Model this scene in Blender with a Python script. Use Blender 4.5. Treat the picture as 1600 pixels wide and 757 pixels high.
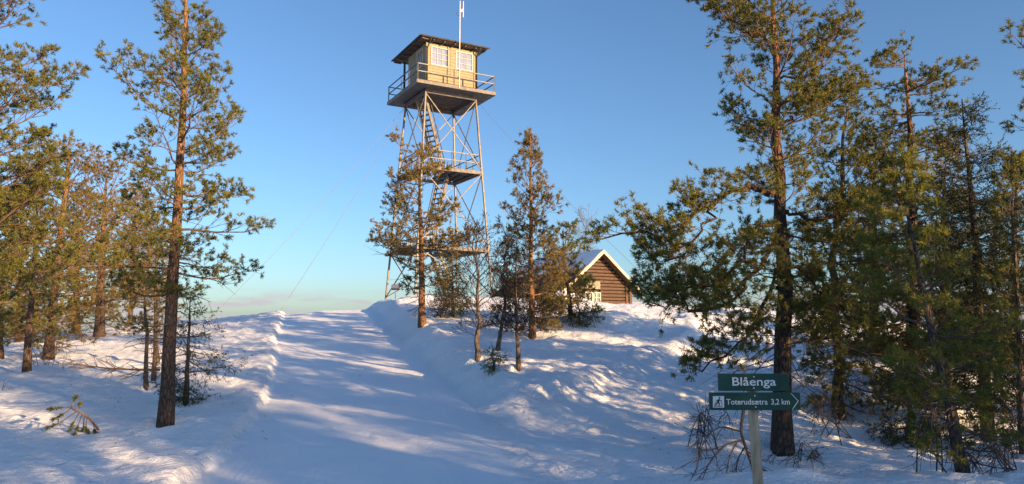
import bpy, math, random
import numpy as np
from mathutils import Vector, Matrix
R = math.radians
for o in list(bpy.data.objects): bpy.data.objects.remove(o)
scene = bpy.context.scene
COL = scene.collection
# ------------------------------------------------------------------ camera, sky, sun, exposure
F = 1150.0; PITCH = math.atan(131.5 / F); EYE = 1.65
cam = bpy.data.cameras.new('camera'); cam.sensor_fit = 'HORIZONTAL'
cam.angle = 2 * math.atan(800 / F); cam.clip_start = 0.05; cam.clip_end = 20000
camo = bpy.data.objects.new('camera', cam); COL.objects.link(camo)
camo.location = (0, 0, EYE); camo.rotation_euler = (R(90) + PITCH, 0, 0)
scene.camera = camo
SUN_AZ, SUN_EL = R(131), R(11.0)        # azimuth clockwise from +Y (the view direction)
SUN_DIR = Vector((math.sin(SUN_AZ) * math.cos(SUN_EL), math.cos(SUN_AZ) * math.cos(SUN_EL), math.sin(SUN_EL)))
world = bpy.data.worlds.new('World'); scene.world = world; world.use_nodes = True
wn = world.node_tree; wn.nodes.clear()
def wnode(t, **kw):
    n = wn.nodes.new(t)
    for k, v in kw.items(): setattr(n, k, v)
    return n
sky = wnode('ShaderNodeTexSky', sky_type='NISHITA'); sky.sun_disc = False
sky.sun_elevation = SUN_EL; sky.sun_rotation = SUN_AZ
sky.altitude = 600; sky.air_density = 1.0; sky.dust_density = 1.6; sky.ozone_density = 3.8
bg = wnode('ShaderNodeBackground'); bg.inputs['Strength'].default_value = 0.086
wout = wnode('ShaderNodeOutputWorld')
# small low clouds round the horizon
tc = wnode('ShaderNodeTexCoord'); sep = wnode('ShaderNodeSeparateXYZ'); wn.links.new(tc.outputs['Generated'], sep.inputs[0])
mp = wnode('ShaderNodeMapping'); mp.inputs['Scale'].default_value = (11, 11, 60); mp.inputs['Location'].default_value = (3.1, 0.4, 0.0)
wn.links.new(tc.outputs['Generated'], mp.inputs[0])
nz = wnode('ShaderNodeTexNoise'); nz.inputs['Scale'].default_value = 1.0; nz.inputs['Detail'].default_value = 6; nz.inputs['Roughness'].default_value = 0.55
wn.links.new(mp.outputs[0], nz.inputs['Vector'])
rmp = wnode('ShaderNodeMapRange'); rmp.inputs['From Min'].default_value = 0.45; rmp.inputs['From Max'].default_value = 0.58
wn.links.new(nz.outputs['Fac'], rmp.inputs['Value'])
band = wnode('ShaderNodeMapRange'); band.inputs['From Min'].default_value = 0.050; band.inputs['From Max'].default_value = 0.030
wn.links.new(sep.outputs['Z'], band.inputs['Value'])
ml = wnode('ShaderNodeMath', operation='MULTIPLY'); wn.links.new(rmp.outputs[0], ml.inputs[0]); wn.links.new(band.outputs[0], ml.inputs[1])
ml2 = wnode('ShaderNodeMath', operation='MULTIPLY'); wn.links.new(ml.outputs[0], ml2.inputs[0]); ml2.inputs[1].default_value = 0.9
mixc = wnode('ShaderNodeMix', data_type='RGBA'); wn.links.new(ml2.outputs[0], mixc.inputs['Factor'])
wn.links.new(sky.outputs[0], mixc.inputs[6]); mixc.inputs[7].default_value = (2.7, 2.55, 2.75, 1)
wn.links.new(mixc.outputs[2], bg.inputs['Color']); wn.links.new(bg.outputs[0], wout.inputs[0])
sl = bpy.data.lights.new('sun', 'SUN'); sl.energy = 5.0; sl.angle = R(0.5); sl.color = (1.0, 0.63, 0.32)
so = bpy.data.objects.new('sun', sl); COL.objects.link(so)
so.rotation_euler = (-SUN_DIR).to_track_quat('-Z', 'Y').to_euler(); so.location = SUN_DIR * 100
vs = scene.view_settings; vs.view_transform = 'Standard'; vs.look = 'None'; vs.exposure = 1.4; vs.gamma = 1.0; vs.use_curve_mapping = False

# ------------------------------------------------------------------ helpers
CP, SP = math.cos(PITCH), math.sin(PITCH)
def ray(px, py):
    a = (px - 800) / F; b = (378.5 - py) / F
    return np.array([a, CP - b * SP, SP + b * CP])
def at(px, py, Y):
    d = ray(px, py); return np.array([0, 0, EYE]) + d * (Y / d[1])
def tag(o, label=None, cat=None, group=None, kind=None):
    if label: o['label'] = label
    if cat: o['category'] = cat
    if group: o['group'] = group
    if kind: o['kind'] = kind
    return o
def empty(name, loc, label=None, cat=None, group=None):
    o = bpy.data.objects.new(name, None); COL.objects.link(o); o.location = tuple(loc); o.empty_display_size = 0.2
    return tag(o, label, cat, group)
def mesh_np(name, V, faces, k, mat, parent=None, org=(0, 0, 0), smooth=False, attr=None):
    """faces: (n,k) int array"""
    me = bpy.data.meshes.new(name); V = np.asarray(V, np.float32) - np.asarray(org, np.float32)
    n = len(faces); me.vertices.add(len(V)); me.vertices.foreach_set('co', V.ravel())
    me.loops.add(n * k); me.loops.foreach_set('vertex_index', np.asarray(faces, np.int32).ravel())
    me.polygons.add(n); me.polygons.foreach_set('loop_start', np.arange(0, n * k, k, dtype=np.int32))
    me.polygons.foreach_set('loop_total', np.full(n, k, np.int32))
    if smooth: me.polygons.foreach_set('use_smooth', np.ones(n, bool))
    if attr is not None:
        a = me.attributes.new('tint', 'FLOAT', 'POINT'); a.data.foreach_set('value', np.asarray(attr, np.float32))
    me.update(calc_edges=True)
    if mat: me.materials.append(mat)
    o = bpy.data.objects.new(name, me); COL.objects.link(o)
    if parent: o.parent = parent
    return o
class MB:
    def __init__(s): s.v = []; s.f = []
    def prism(s, bottom, top):
        n = len(bottom); b = len(s.v); s.v += [tuple(p) for p in bottom] + [tuple(p) for p in top]
        s.f.append(tuple(range(b + n - 1, b - 1, -1))); s.f.append(tuple(range(b + n, b + 2 * n)))
        for i in range(n):
            j = (i + 1) % n; s.f.append((b + i, b + j, b + n + j, b + n + i))
        return s
    def obox(s, o, a, b, c):
        o, a, b, c = [np.asarray(t, float) for t in (o, a, b, c)]
        if np.dot(np.cross(a, b), c) < 0: a, b = b, a
        return s.prism([o, o + a, o + a + b, o + b], [o + c, o + a + c, o + a + b + c, o + b + c])
    def beam(s, p, q, w, h=None, up=(0, 0, 1)):
        p = np.asarray(p, float); q = np.asarray(q, float); h = h or w
        d = (q - p) / np.linalg.norm(q - p); up = np.asarray(up, float)
        if abs(np.dot(d, up)) > 0.97: up = np.array([1.0, 0, 0])
        sd = np.cross(d, up); sd /= np.linalg.norm(sd); u = np.cross(sd, d)
        return s.obox(p - sd * w / 2 - u * h / 2, sd * w, u * h, q - p)
    def tube(s, pts, rad, n=8, cap=True):
        pts = [np.asarray(p, float) for p in pts]
        if np.isscalar(rad): rad = [rad] * len(pts)
        b = len(s.v); d0 = pts[-1] - pts[0]; d0 /= np.linalg.norm(d0)
        ref = np.array([0, 0, 1.0]) if abs(d0[2]) < 0.8 else np.array([1.0, 0, 0])
        for i, p in enumerate(pts):
            t = pts[min(i + 1, len(pts) - 1)] - pts[max(i - 1, 0)]; t /= np.linalg.norm(t)
            x = np.cross(t, ref); x /= np.linalg.norm(x); y = np.cross(t, x)
            for k in range(n):
                a = 2 * math.pi * k / n; s.v.append(tuple(p + (x * math.cos(a) + y * math.sin(a)) * rad[i]))
        for i in range(len(pts) - 1):
            for k in range(n):
                k2 = (k + 1) % n; s.f.append((b + i * n + k, b + i * n + k2, b + (i + 1) * n + k2, b + (i + 1) * n + k))
        if cap:
            s.f.append(tuple(b + k for k in range(n - 1, -1, -1))); e = b + (len(pts) - 1) * n; s.f.append(tuple(e + k for k in range(n)))
        return s
    def build(s, name, mat, parent=None, org=(0, 0, 0), smooth=False, bevel=0):
        me = bpy.data.meshes.new(name); og = tuple(org)
        me.from_pydata([(x - og[0], y - og[1], z - og[2]) for x, y, z in s.v], [], s.f); me.update()
        if mat: me.materials.append(mat)
        if smooth:
            for p in me.polygons: p.use_smooth = len(p.vertices) == 4
        o = bpy.data.objects.new(name, me); COL.objects.link(o)
        if parent: o.parent = parent
        if bevel:
            m = o.modifiers.new('bevel', 'BEVEL'); m.width = bevel; m.segments = 2
        return o
# value noise
def vnoise(x, y, seed=0):
    xi = np.floor(x).astype(np.int64); yi = np.floor(y).astype(np.int64); fx = x - xi; fy = y - yi
    def h(a, b):
        n = (a * 374761393 + b * 668265263 + seed * 2147483647) & 0xffffffff
        n = ((n ^ (n >> 13)) * 1274126177) & 0xffffffff
        return ((n ^ (n >> 16)) & 0xffff) / 65535.0
    u = fx * fx * fx * (fx * (fx * 6 - 15) + 10); v = fy * fy * fy * (fy * (fy * 6 - 15) + 10)
    a = h(xi, yi); b = h(xi + 1, yi); c = h(xi, yi + 1); d = h(xi + 1, yi + 1)
    return (a * (1 - u) + b * u) * (1 - v) + (c * (1 - u) + d * u) * v - 0.5
def fbm(x, y, o=3, seed=0):
    s = 0; a = 1.0
    for i in range(o):
        s = s + a * vnoise(x, y, seed + i); a *= 0.5; c, sn = 0.8, 0.6; x, y = (x * c - y * sn) * 2.03 + 17.3, (x * sn + y * c) * 2.03 - 9.1
    return s
def sst(a, b, x):
    t = np.clip((x - a) / (b - a), 0, 1); return t * t * (3 - 2 * t)

# ------------------------------------------------------------------ materials
def nmat(name):
    m = bpy.data.materials.new(name); m.use_nodes = True; nt = m.node_tree
    return m, nt, nt.nodes['Principled BSDF']
def simple(name, col, rough=0.7, metal=0.0, noise=0.15, scale=6.0, bump=0.0, stretch=(1, 1, 1), col2=None, spec=0.3):
    m, nt, b = nmat(name)
    t = nt.nodes.new('ShaderNodeTexCoord'); mpn = nt.nodes.new('ShaderNodeMapping'); mpn.inputs['Scale'].default_value = stretch
    nt.links.new(t.outputs['Object'], mpn.inputs[0])
    n = nt.nodes.new('ShaderNodeTexNoise'); n.inputs['Scale'].default_value = scale; n.inputs['Detail'].default_value = 6
    nt.links.new(mpn.outputs[0], n.inputs['Vector'])
    r = nt.nodes.new('ShaderNodeValToRGB')
    c2 = col2 or tuple(min(1, c * (1 + noise * 2)) for c in col); c1 = tuple(c * (1 - noise * 2) for c in col) if not col2 else col
    r.color_ramp.elements[0].position = 0.3; r.color_ramp.elements[1].position = 0.7
    r.color_ramp.elements[0].color = (*c1, 1); r.color_ramp.elements[1].color = (*c2, 1)
    nt.links.new(n.outputs['Fac'], r.inputs[0]); nt.links.new(r.outputs[0], b.inputs['Base Color'])
    b.inputs['Roughness'].default_value = rough; b.inputs['Metallic'].default_value = metal; b.inputs['Specular IOR Level'].default_value = spec
    if bump:
        bp = nt.nodes.new('ShaderNodeBump'); bp.inputs['Strength'].default_value = bump; bp.inputs['Distance'].default_value = 0.02
        nt.links.new(n.outputs['Fac'], bp.inputs['Height']); nt.links.new(bp.outputs[0], b.inputs['Normal'])
    return m
def snow_mat(name, s1, s2, str1):
    m, nt, b = nmat(name)
    t = nt.nodes.new('ShaderNodeTexCoord'); mpn = nt.nodes.new('ShaderNodeMapping'); mpn.inputs['Scale'].default_value = (0.75, 1.2, 1)
    nt.links.new(t.outputs['Object'], mpn.inputs[0])
    n1 = nt.nodes.new('ShaderNodeTexNoise'); n1.inputs['Scale'].default_value = s1; n1.inputs['Detail'].default_value = 5; n1.inputs['Roughness'].default_value = 0.68
    n2 = nt.nodes.new('ShaderNodeTexNoise'); n2.inputs['Scale'].default_value = s2; n2.inputs['Detail'].default_value = 3
    nt.links.new(mpn.outputs[0], n1.inputs['Vector']); nt.links.new(mpn.outputs[0], n2.inputs['Vector'])
    b1 = nt.nodes.new('ShaderNodeBump'); b1.inputs['Strength'].default_value = str1; b1.inputs['Distance'].default_value = 0.085
    b2 = nt.nodes.new('ShaderNodeBump'); b2.inputs['Strength'].default_value = 0.6; b2.inputs['Distance'].default_value = 0.012
    nt.links.new(n1.outputs['Fac'], b1.inputs['Height']); nt.links.new(n2.outputs['Fac'], b2.inputs['Height'])
    nt.links.new(b1.outputs[0], b2.inputs['Normal']); nt.links.new(b2.outputs[0], b.inputs['Normal'])
    r = nt.nodes.new('ShaderNodeValToRGB'); n3 = nt.nodes.new('ShaderNodeTexNoise'); n3.inputs['Scale'].default_value = 0.7; n3.inputs['Detail'].default_value = 8
    nt.links.new(t.outputs['Object'], n3.inputs['Vector']); nt.links.new(n3.outputs['Fac'], r.inputs[0])
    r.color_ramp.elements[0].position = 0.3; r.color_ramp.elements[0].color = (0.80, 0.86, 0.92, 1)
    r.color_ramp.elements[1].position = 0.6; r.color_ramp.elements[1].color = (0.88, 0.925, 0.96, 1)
    nt.links.new(r.outputs[0], b.inputs['Base Color'])
    b.inputs['Roughness'].default_value = 0.65; b.inputs['Specular IOR Level'].default_value = 0.25
    return m
M = {}
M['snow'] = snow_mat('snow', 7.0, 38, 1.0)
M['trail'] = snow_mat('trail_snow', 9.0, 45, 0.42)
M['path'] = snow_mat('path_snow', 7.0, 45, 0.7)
def needle_mat(name, dark, mid, bright, trans=0.3):
    m, nt, b = nmat(name)
    a = nt.nodes.new('ShaderNodeAttribute'); a.attribute_name = 'tint'
    r = nt.nodes.new('ShaderNodeValToRGB'); e = r.color_ramp.elements
    e[0].color = (*dark, 1); e[0].position = 0.0; e[1].color = (*bright, 1); e[1].position = 1.0
    x = e.new(0.5); x.color = (*mid, 1)
    nt.links.new(a.outputs['Fac'], r.inputs[0]); nt.links.new(r.outputs[0], b.inputs['Base Color'])
    b.inputs['Roughness'].default_value = 0.5; b.inputs['Specular IOR Level'].default_value = 0.3
    tr = nt.nodes.new('ShaderNodeBsdfTranslucent'); nt.links.new(r.outputs[0], tr.inputs[0])
    mx = nt.nodes.new('ShaderNodeMixShader'); mx.inputs[0].default_value = trans
    out = nt.nodes['Material Output']; nt.links.new(b.outputs[0], mx.inputs[1]); nt.links.new(tr.outputs[0], mx.inputs[2]); nt.links.new(mx.outputs[0], out.inputs[0])
    return m
M['pine'] = needle_mat('pine_needles', (0.065, 0.085, 0.024), (0.15, 0.16, 0.036), (0.29, 0.25, 0.052), 0.4)
M['pine_young'] = needle_mat('young_pine_needles', (0.09, 0.11, 0.02), (0.18, 0.19, 0.036), (0.28, 0.25, 0.045), 0.4)
M['pine_brown'] = needle_mat('dry_pine_needles', (0.09, 0.09, 0.03), (0.20, 0.155, 0.045), (0.30, 0.20, 0.06), 0.4)
M['spruce'] = needle_mat('spruce_needles', (0.035, 0.05, 0.02), (0.07, 0.085, 0.03), (0.13, 0.135, 0.042), 0.35)
def bark_mat(name, low, high, z0, z1, sc=22):
    m, nt, b = nmat(name)
    t = nt.nodes.new('ShaderNodeTexCoord'); s = nt.nodes.new('ShaderNodeSeparateXYZ'); nt.links.new(t.outputs['Object'], s.inputs[0])
    mr = nt.nodes.new('ShaderNodeMapRange'); mr.inputs['From Min'].default_value = z0; mr.inputs['From Max'].default_value = z1
    nzn = nt.nodes.new('ShaderNodeTexNoise'); nzn.inputs['Scale'].default_value = 3; nt.links.new(t.outputs['Object'], nzn.inputs['Vector'])
    ad = nt.nodes.new('ShaderNodeMath'); ad.operation = 'MULTIPLY_ADD'; ad.inputs[1].default_value = 1.6; nt.links.new(nzn.outputs['Fac'], ad.inputs[0]); nt.links.new(s.outputs['Z'], ad.inputs[2])
    nt.links.new(ad.outputs[0], mr.inputs['Value'])
    mx = nt.nodes.new('ShaderNodeMix'); mx.data_type = 'RGBA'; nt.links.new(mr.outputs[0], mx.inputs['Factor'])
    mx.inputs[6].default_value = (*low, 1); mx.inputs[7].default_value = (*high, 1)
    mpn = nt.nodes.new('ShaderNodeMapping'); mpn.inputs['Scale'].default_value = (1, 1, 0.35); nt.links.new(t.outputs['Object'], mpn.inputs[0])
    v = nt.nodes.new('ShaderNodeTexVoronoi'); v.feature = 'DISTANCE_TO_EDGE'; v.inputs['Scale'].default_value = sc; nt.links.new(mpn.outputs[0], v.inputs['Vector'])
    vr = nt.nodes.new('ShaderNodeMapRange'); vr.inputs['From Max'].default_value = 0.18; vr.inputs['To Min'].default_value = 0.45; nt.links.new(v.outputs['Distance'], vr.inputs['Value'])
    n2 = nt.nodes.new('ShaderNodeTexNoise'); n2.inputs['Scale'].default_value = 40; n2.inputs['Detail'].default_value = 5; nt.links.new(mpn.outputs[0], n2.inputs['Vector'])
    m3 = nt.nodes.new('ShaderNodeMath'); m3.operation = 'MULTIPLY'; nt.links.new(vr.outputs[0], m3.inputs[0]); 
    nr = nt.nodes.new('ShaderNodeMapRange'); nr.inputs['From Min'].default_value = 0.3; nr.inputs['From Max'].default_value = 0.7; nr.inputs['To Min'].default_value = 0.55; nr.inputs['To Max'].default_value = 1.25
    nt.links.new(n2.outputs['Fac'], nr.inputs['Value']); nt.links.new(nr.outputs[0], m3.inputs[1])
    mm = nt.nodes.new('ShaderNodeMix'); mm.data_type = 'RGBA'; mm.blend_type = 'MULTIPLY'; mm.inputs['Factor'].default_value = 1
    nt.links.new(mx.outputs[2], mm.inputs[6]); nt.links.new(m3.outputs[0], mm.inputs[7]); nt.links.new(mm.outputs[2], b.inputs['Base Color'])
    bp = nt.nodes.new('ShaderNodeBump'); bp.inputs['Strength'].default_value = 0.8; bp.inputs['Distance'].default_value = 0.03
    nt.links.new(m3.outputs[0], bp.inputs['Height']); nt.links.new(bp.outputs[0], b.inputs['Normal'])
    b.inputs['Roughness'].default_value = 0.85; b.inputs['Specular IOR Level'].default_value = 0.15
    return m
M['bark'] = bark_mat('pine_bark', (0.13, 0.09, 0.07), (0.27, 0.155, 0.085), 2.2, 5.5)
M['bark_big'] = bark_mat('old_pine_bark', (0.095, 0.075, 0.062), (0.30, 0.14, 0.07), 4.2, 6.5, 18)
M['bark_orange'] = bark_mat('orange_pine_bark', (0.24, 0.135, 0.08), (0.34, 0.18, 0.09), 0.5, 3.0)
M['bark_grey'] = bark_mat('grey_bark', (0.13, 0.105, 0.085), (0.17, 0.13, 0.10), 0, 6, 30)
M['limb'] = simple('limb_bark', (0.135, 0.085, 0.055), 0.85, noise=0.25, scale=9)
M['limb_dark'] = simple('dark_twig_bark', (0.045, 0.037, 0.032), 0.9, noise=0.25, scale=9)
M['limb_grey'] = simple('dead_limb_bark', (0.12, 0.09, 0.07), 0.9, noise=0.25, scale=9)
M['bark_limb'] = bark_mat('limb_plate_bark', (0.10, 0.075, 0.06), (0.20, 0.11, 0.065), 3.0, 6.0, 26)
M['lichen'] = needle_mat('dark_beard_lichen', (0.012, 0.011, 0.009), (0.022, 0.020, 0.016), (0.04, 0.035, 0.026), 0.05)
M['birch'] = bark_mat('birch_bark', (0.20, 0.165, 0.14), (0.11, 0.085, 0.075), 0.6, 2.6, 14)

# ------------------------------------------------------------------ terrain
def ip(y, pts): return np.interp(y, [p[0] for p in pts], [p[1] for p in pts])
ZT = [(-300, 4), (-40, 0.6), (-10, 0.0), (0, 0), (7.7, 0.0), (10, 0.11), (12.2, 0.27), (15, 0.49), (18.5, 0.85), (21.5, 1.22), (24.8, 1.66), (28, 2.12), (30.5, 2.36), (32.5, 2.42), (35, 2.3), (40, 1.8), (55, 0), (90, -5), (300, -30), (6000, -260)]
ZR = [(-300, 4), (-40, 0.6), (-10, 0.0), (0, 0), (7.7, 0.0), (10, 0.05), (12.2, 0.2), (15, 0.46), (18.5, 0.85), (21.5, 1.25), (24.8, 1.66), (28, 2.05), (32, 2.4), (37, 2.7), (42, 2.85), (48, 2.85), (56, 2.3), (70, 0.5), (100, -5), (300, -30), (6000, -260)]
def smooth_prof(pts):
    ys = np.concatenate([np.arange(-60, 110, 0.25)]); z = np.interp(ys, [p[0] for p in pts], [p[1] for p in pts])
    k = np.hanning(13); k /= k.sum(); zp = np.pad(z, 6, mode='edge'); return ys, np.convolve(zp, k, 'valid')
PT, PR = smooth_prof(ZT), smooth_prof(ZR)
def prof(P, pts, y):
    return np.where((y > -58) & (y < 108), np.interp(y, *P), np.interp(y, [p[0] for p in pts], [p[1] for p in pts]))
XC = [(-60, 8), (-10, 0.5), (0, -0.6), (5, -1.2), (7.7, -1.55), (12.2, -2.3), (18.5, -4.1), (24.8, -6.0), (28, -6.9), (34, -8.7), (60, -16)]
def trail_off(x, y): return x - np.interp(y, *XCS)
_ys = np.arange(-60, 62, 0.25); _xz = np.interp(_ys, [p[0] for p in XC], [p[1] for p in XC])
_k = np.hanning(17); _k /= _k.sum(); XCS = (_ys, np.convolve(np.pad(_xz, 8, mode='edge'), _k, 'valid'))
PATH = np.array([(-0.4, 9.6), (1.2, 11.2), (2.4, 12.5), (3.9, 14.6), (5.3, 17.2), (6.4, 20.0), (7.2, 23.5), (7.4, 28), (6.6, 33)])
def seg_dist(x, y, pts):
    best = np.full(x.shape, 1e9); sgn = np.zeros(x.shape); along = np.zeros(x.shape); acc = 0
    for (ax, ay), (bx, by) in zip(pts[:-1], pts[1:]):
        dx, dy = bx - ax, by - ay; L = math.hypot(dx, dy); t = np.clip(((x - ax) * dx + (y - ay) * dy) / L ** 2, 0, 1)
        d = np.hypot(x - ax - t * dx, y - ay - t * dy); c = dx * (y - ay) - dy * (x - ax); m = d < best
        best = np.where(m, d, best); sgn = np.where(m, np.sign(-c), sgn); along = np.where(m, acc + t * L, along); acc += L
    return best, sgn, along
def cr(pts, n=8):      # smooth polyline
    pts = np.asarray(pts, float); P = np.vstack([2 * pts[0] - pts[1], pts, 2 * pts[-1] - pts[-2]]); out = []
    for i in range(1, len(P) - 2):
        for t in np.linspace(0, 1, n, endpoint=False):
            a, b, c, d = P[i - 1], P[i], P[i + 1], P[i + 2]
            out.append(0.5 * (2 * b + (c - a) * t + (2 * a - 5 * b + 4 * c - d) * t * t + (3 * b - a - 3 * c + d) * t ** 3))
    out.append(pts[-1]); return np.array(out)
PATHS = cr(PATH, 4)
HW = 1.72
MOUNDS = []   # (x, y, rx, ry, h)
def gauss(x, y, cx, cy, rx, ry, h): return h * np.exp(-((x - cx) / rx) ** 2 - ((y - cy) / ry) ** 2)
def H(x, y, fine=True):
    x = np.asarray(x, float); y = np.asarray(y, float)
    o = trail_off(x, y)
    w = sst(1.2, 5.0, o)
    z = prof(PT, ZT, y) * (1 - w) + prof(PR, ZR, y) * w
    z = z - 0.085 * np.clip(-x - 8, 0, 60) * sst(14, 28, y) - 0.02 * np.clip(-x - 4, 0, 8) * sst(8, 14, y)
    z = z - 0.09 * np.clip(x - 5.5, 0, 40) * sst(12, 26, y)
    r = np.hypot(x, y)
    # trail banks
    jag = vnoise(y * 0.9, x * 0.2, 5) * 0.20 + vnoise(y * 4.5, x * 0.3, 6) * 0.07
    lb = (0.135 + 0.06 * vnoise(y * 0.5, 0 * y, 8)) * sst(-30, -5, y)
    left = sst(-HW + 0.0 + jag, -HW - 0.16 + jag, o)
    z = z + lb * left + 0.035 * np.exp(-((o + HW + 0.35) / 0.25) ** 2) * (0.6 + 1.2 * np.clip(vnoise(x * 3, y * 3, 9) + 0.3, 0, 1))
    rb = 0.50 * sst(10.8, 14.0, y) * (1 - 0.25 * sst(27, 33, y))
    z = z + rb * sst(HW - 0.05, HW + 0.85, o + jag * 0.3) 
    # side path
    pd, ps, pa = seg_dist(x, y, PATHS)
    wp = 1.15
    inp = sst(wp + 0.35, wp - 0.25, pd + vnoise(x * 2, y * 2, 12) * 0.25) * sst(0, 3, pa)
    z = z - 0.15 * inp
    z = z + 0.07 * np.exp(-((pd - wp - 0.35) / 0.33) ** 2) * sst(1, 4, pa) * (ps < 0) * (0.6 + 1.0 * np.clip(vnoise(x * 1.3, y * 1.3, 14) + 0.4, 0, 1))
    so = pd * ps
    gro = sum(np.exp(-((so - c) / 0.07) ** 2) for c in (-0.75, -0.45, -0.05, 0.28, 0.62, 0.9))
    z = z - 0.035 * gro * inp * (0.7 + vnoise(pa * 0.7, so * 2, 31))
    # mounds
    for m in MND: z = z + gauss(x, y, *m)
    for (hx, hy, hr) in HOLL:
        d2 = ((x - hx) ** 2 + (y - hy) ** 2) / hr ** 2; z = z - 0.16 * np.exp(-d2 * 2.2) + 0.04 * np.exp(-((np.sqrt(d2) - 1.25) / 0.35) ** 2)
    # ridge of ploughed snow in front of the right-hand trees
    rd = 6.75 + 0.25 * np.sin(x * 0.9 + 0.5) + 0.35 * vnoise(x * 0.8, 0 * x, 21)
    ridge = (0.30 + 0.16 * vnoise(x * 1.1, 0 * x, 22) + 0.08 * vnoise(x * 3.0, y * 2.0, 23)) * np.exp(-np.where(y > rd, ((y - rd) / 0.85) ** 2, ((y - rd) / 1.6) ** 2))
    z = z + ridge * sst(0.2, 2.6, x) * sst(14, 9, x)
    if fine:
        intrail = sst(HW + 0.35, HW - 0.1, np.abs(o)) * sst(-30, -10, y)
        rough = (1 - 0.86 * intrail) * (1 - 0.45 * inp)
        fade = 1 - sst(60, 120, r)
        z = z + fade * rough * (0.06 * fbm(x * 0.55, y * 0.8, 2, 40) + 0.055 * fbm(x * 1.5, y * 2.3, 3, 41) + 0.050 * vnoise(x * 3.4, y * 7.0, 45) + 0.032 * vnoise(x * 8, y * 13, 46))
        z = z + fade * intrail * (0.012 * vnoise(x * 1.2, y * 0.8, 50) + 0.008 * np.abs(vnoise(x * 6 + 2 * vnoise(x, y * 2, 52), y * 2.2, 51)))
        # grooming corduroy along the left side of the track and ski scratches
        cord = np.sin(o * 2 * math.pi / 0.085) * 0.0035 * sst(-0.9, -1.3, o) * sst(-1.75, -1.6, o)
        z = z + fade * intrail * cord * sst(11.5, 9.0, y)
        # chunky ploughed crumbs along the left bank
        cr_ = np.clip(vnoise(x * 7, y * 7, 60) * vnoise(x * 3, y * 3, 61) * 4 + 0.1, 0, 1)
        z = z + fade * 0.05 * cr_ * np.exp(-((o + HW + 0.10) / 0.28) ** 2)
        z = z + fade * 0.05 * np.clip(vnoise(x * 5, y * 5, 63) * 2, 0, 1) * np.exp(-((pd - wp - 0.3) / 0.4) ** 2) * sst(1, 4, pa)
    return z
MND = [(1.35, 15.0, 0.8, 0.5, 0.18), (2.9, 21.5, 1.7, 0.7, 0.30), (1.9, 27.5, 0.9, 0.8, 0.45), (5.0, 38.0, 3.2, 4.5, -0.42),
       (6.2, 33.0, 2.6, 4.5, -0.30), (-3.6, 29.0, 0.8, 0.8, 0.22), (-1.2, 30, 2.5, 2.2, 0.15), (-1.4, 18.0, 0.7, 0.5, 0.12), (0.6, 17.2, 0.6, 0.5, 0.15)]
HOLL = []
def Hs(x, y, fine=False): return float(H(np.array([x]), np.array([y]), fine)[0])
def hit(px, py):
    d = ray(px, py); ts = np.linspace(2.5, 75, 3000); X = d[0] * ts; Y = d[1] * ts; Z = EYE + d[2] * ts
    g = H(X, Y, False) >= Z; i = int(np.argmax(g)) if g.any() else len(ts) - 1
    return np.array([X[i], Y[i], Z[i]])
HOLL = []
_h = [(hit(px, py), r_) for px, py, r_ in ((258, 667, 0.32), (290, 634, 0.3), (660, 508, 0.6), (746, 562, 0.3), (776, 548, 0.3), (812, 576, 0.3), (832, 528, 0.5), (1222, 706, 0.55), (1312, 655, 0.6), (155, 527, 0.5), (75, 562, 0.4), (42, 582, 0.3), (230, 610, 0.25), (241, 596, 0.25))]
HOLL = [(p[0], p[1], r_) for p, r_ in _h] + [(at(1432, 690, 12.5)[0], 12.5, 0.6), (at(1546, 700, 10.8)[0], 10.8, 0.5), (at(1512, 775, 7.0)[0], 7.0, 0.3)]
def build_terrain():
    az = np.concatenate([np.linspace(R(-180), R(-44), 46, endpoint=False), np.linspace(R(-44), R(44), 640), np.linspace(R(44), R(180), 46, endpoint=False)[1:]])
    rr = np.concatenate([[0.01, 0.4, 1.0, 1.8, 2.6, 3.4, 4.2, 5.0], np.geomspace(5.6, 70, 320), np.geomspace(74, 6000, 40)])
    A, Rr = np.meshgrid(az, rr); X = (Rr * np.sin(A)); Y = (Rr * np.cos(A)); Z = H(X, Y)
    na, nr = len(az), len(rr); V = np.stack([X, Y, Z], -1).reshape(-1, 3)
    i, j = np.meshgrid(np.arange(nr - 1), np.arange(na), indexing='ij'); j2 = (j + 1) % na
    Q = np.stack([i * na + j, (i + 1) * na + j, (i + 1) * na + j2, i * na + j2], -1).reshape(-1, 4)
    Q = Q[:, ::-1]
    c = V[Q].mean(1); o = np.abs(trail_off(c[:, 0], c[:, 1])); pd, ps, pa = seg_dist(c[:, 0], c[:, 1], PATHS)
    it = (o < HW) & (c[:, 1] > 0) & (c[:, 1] < 45); ipth = (~it) & (pd < 1.15) & (pa > 0.6)
    # vertex normals of the whole sheet so the pieces shade as one surface
    fn = np.cross(V[Q[:, 2]] - V[Q[:, 0]], V[Q[:, 3]] - V[Q[:, 1]]); N = np.zeros_like(V)
    for k in range(4): np.add.at(N, Q[:, k], fn)
    N /= np.maximum(np.linalg.norm(N, axis=1, keepdims=True), 1e-9)
    if N[:, 2].mean() < 0: Q = Q[:, ::-1]; N = -N
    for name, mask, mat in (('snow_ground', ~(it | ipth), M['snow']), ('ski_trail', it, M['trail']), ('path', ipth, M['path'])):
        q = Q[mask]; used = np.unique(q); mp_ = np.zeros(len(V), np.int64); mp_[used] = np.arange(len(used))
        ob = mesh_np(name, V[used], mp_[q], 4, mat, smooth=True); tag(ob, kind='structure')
        ob.data.normals_split_custom_set_from_vertices(N[used].tolist())
build_terrain()

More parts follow.
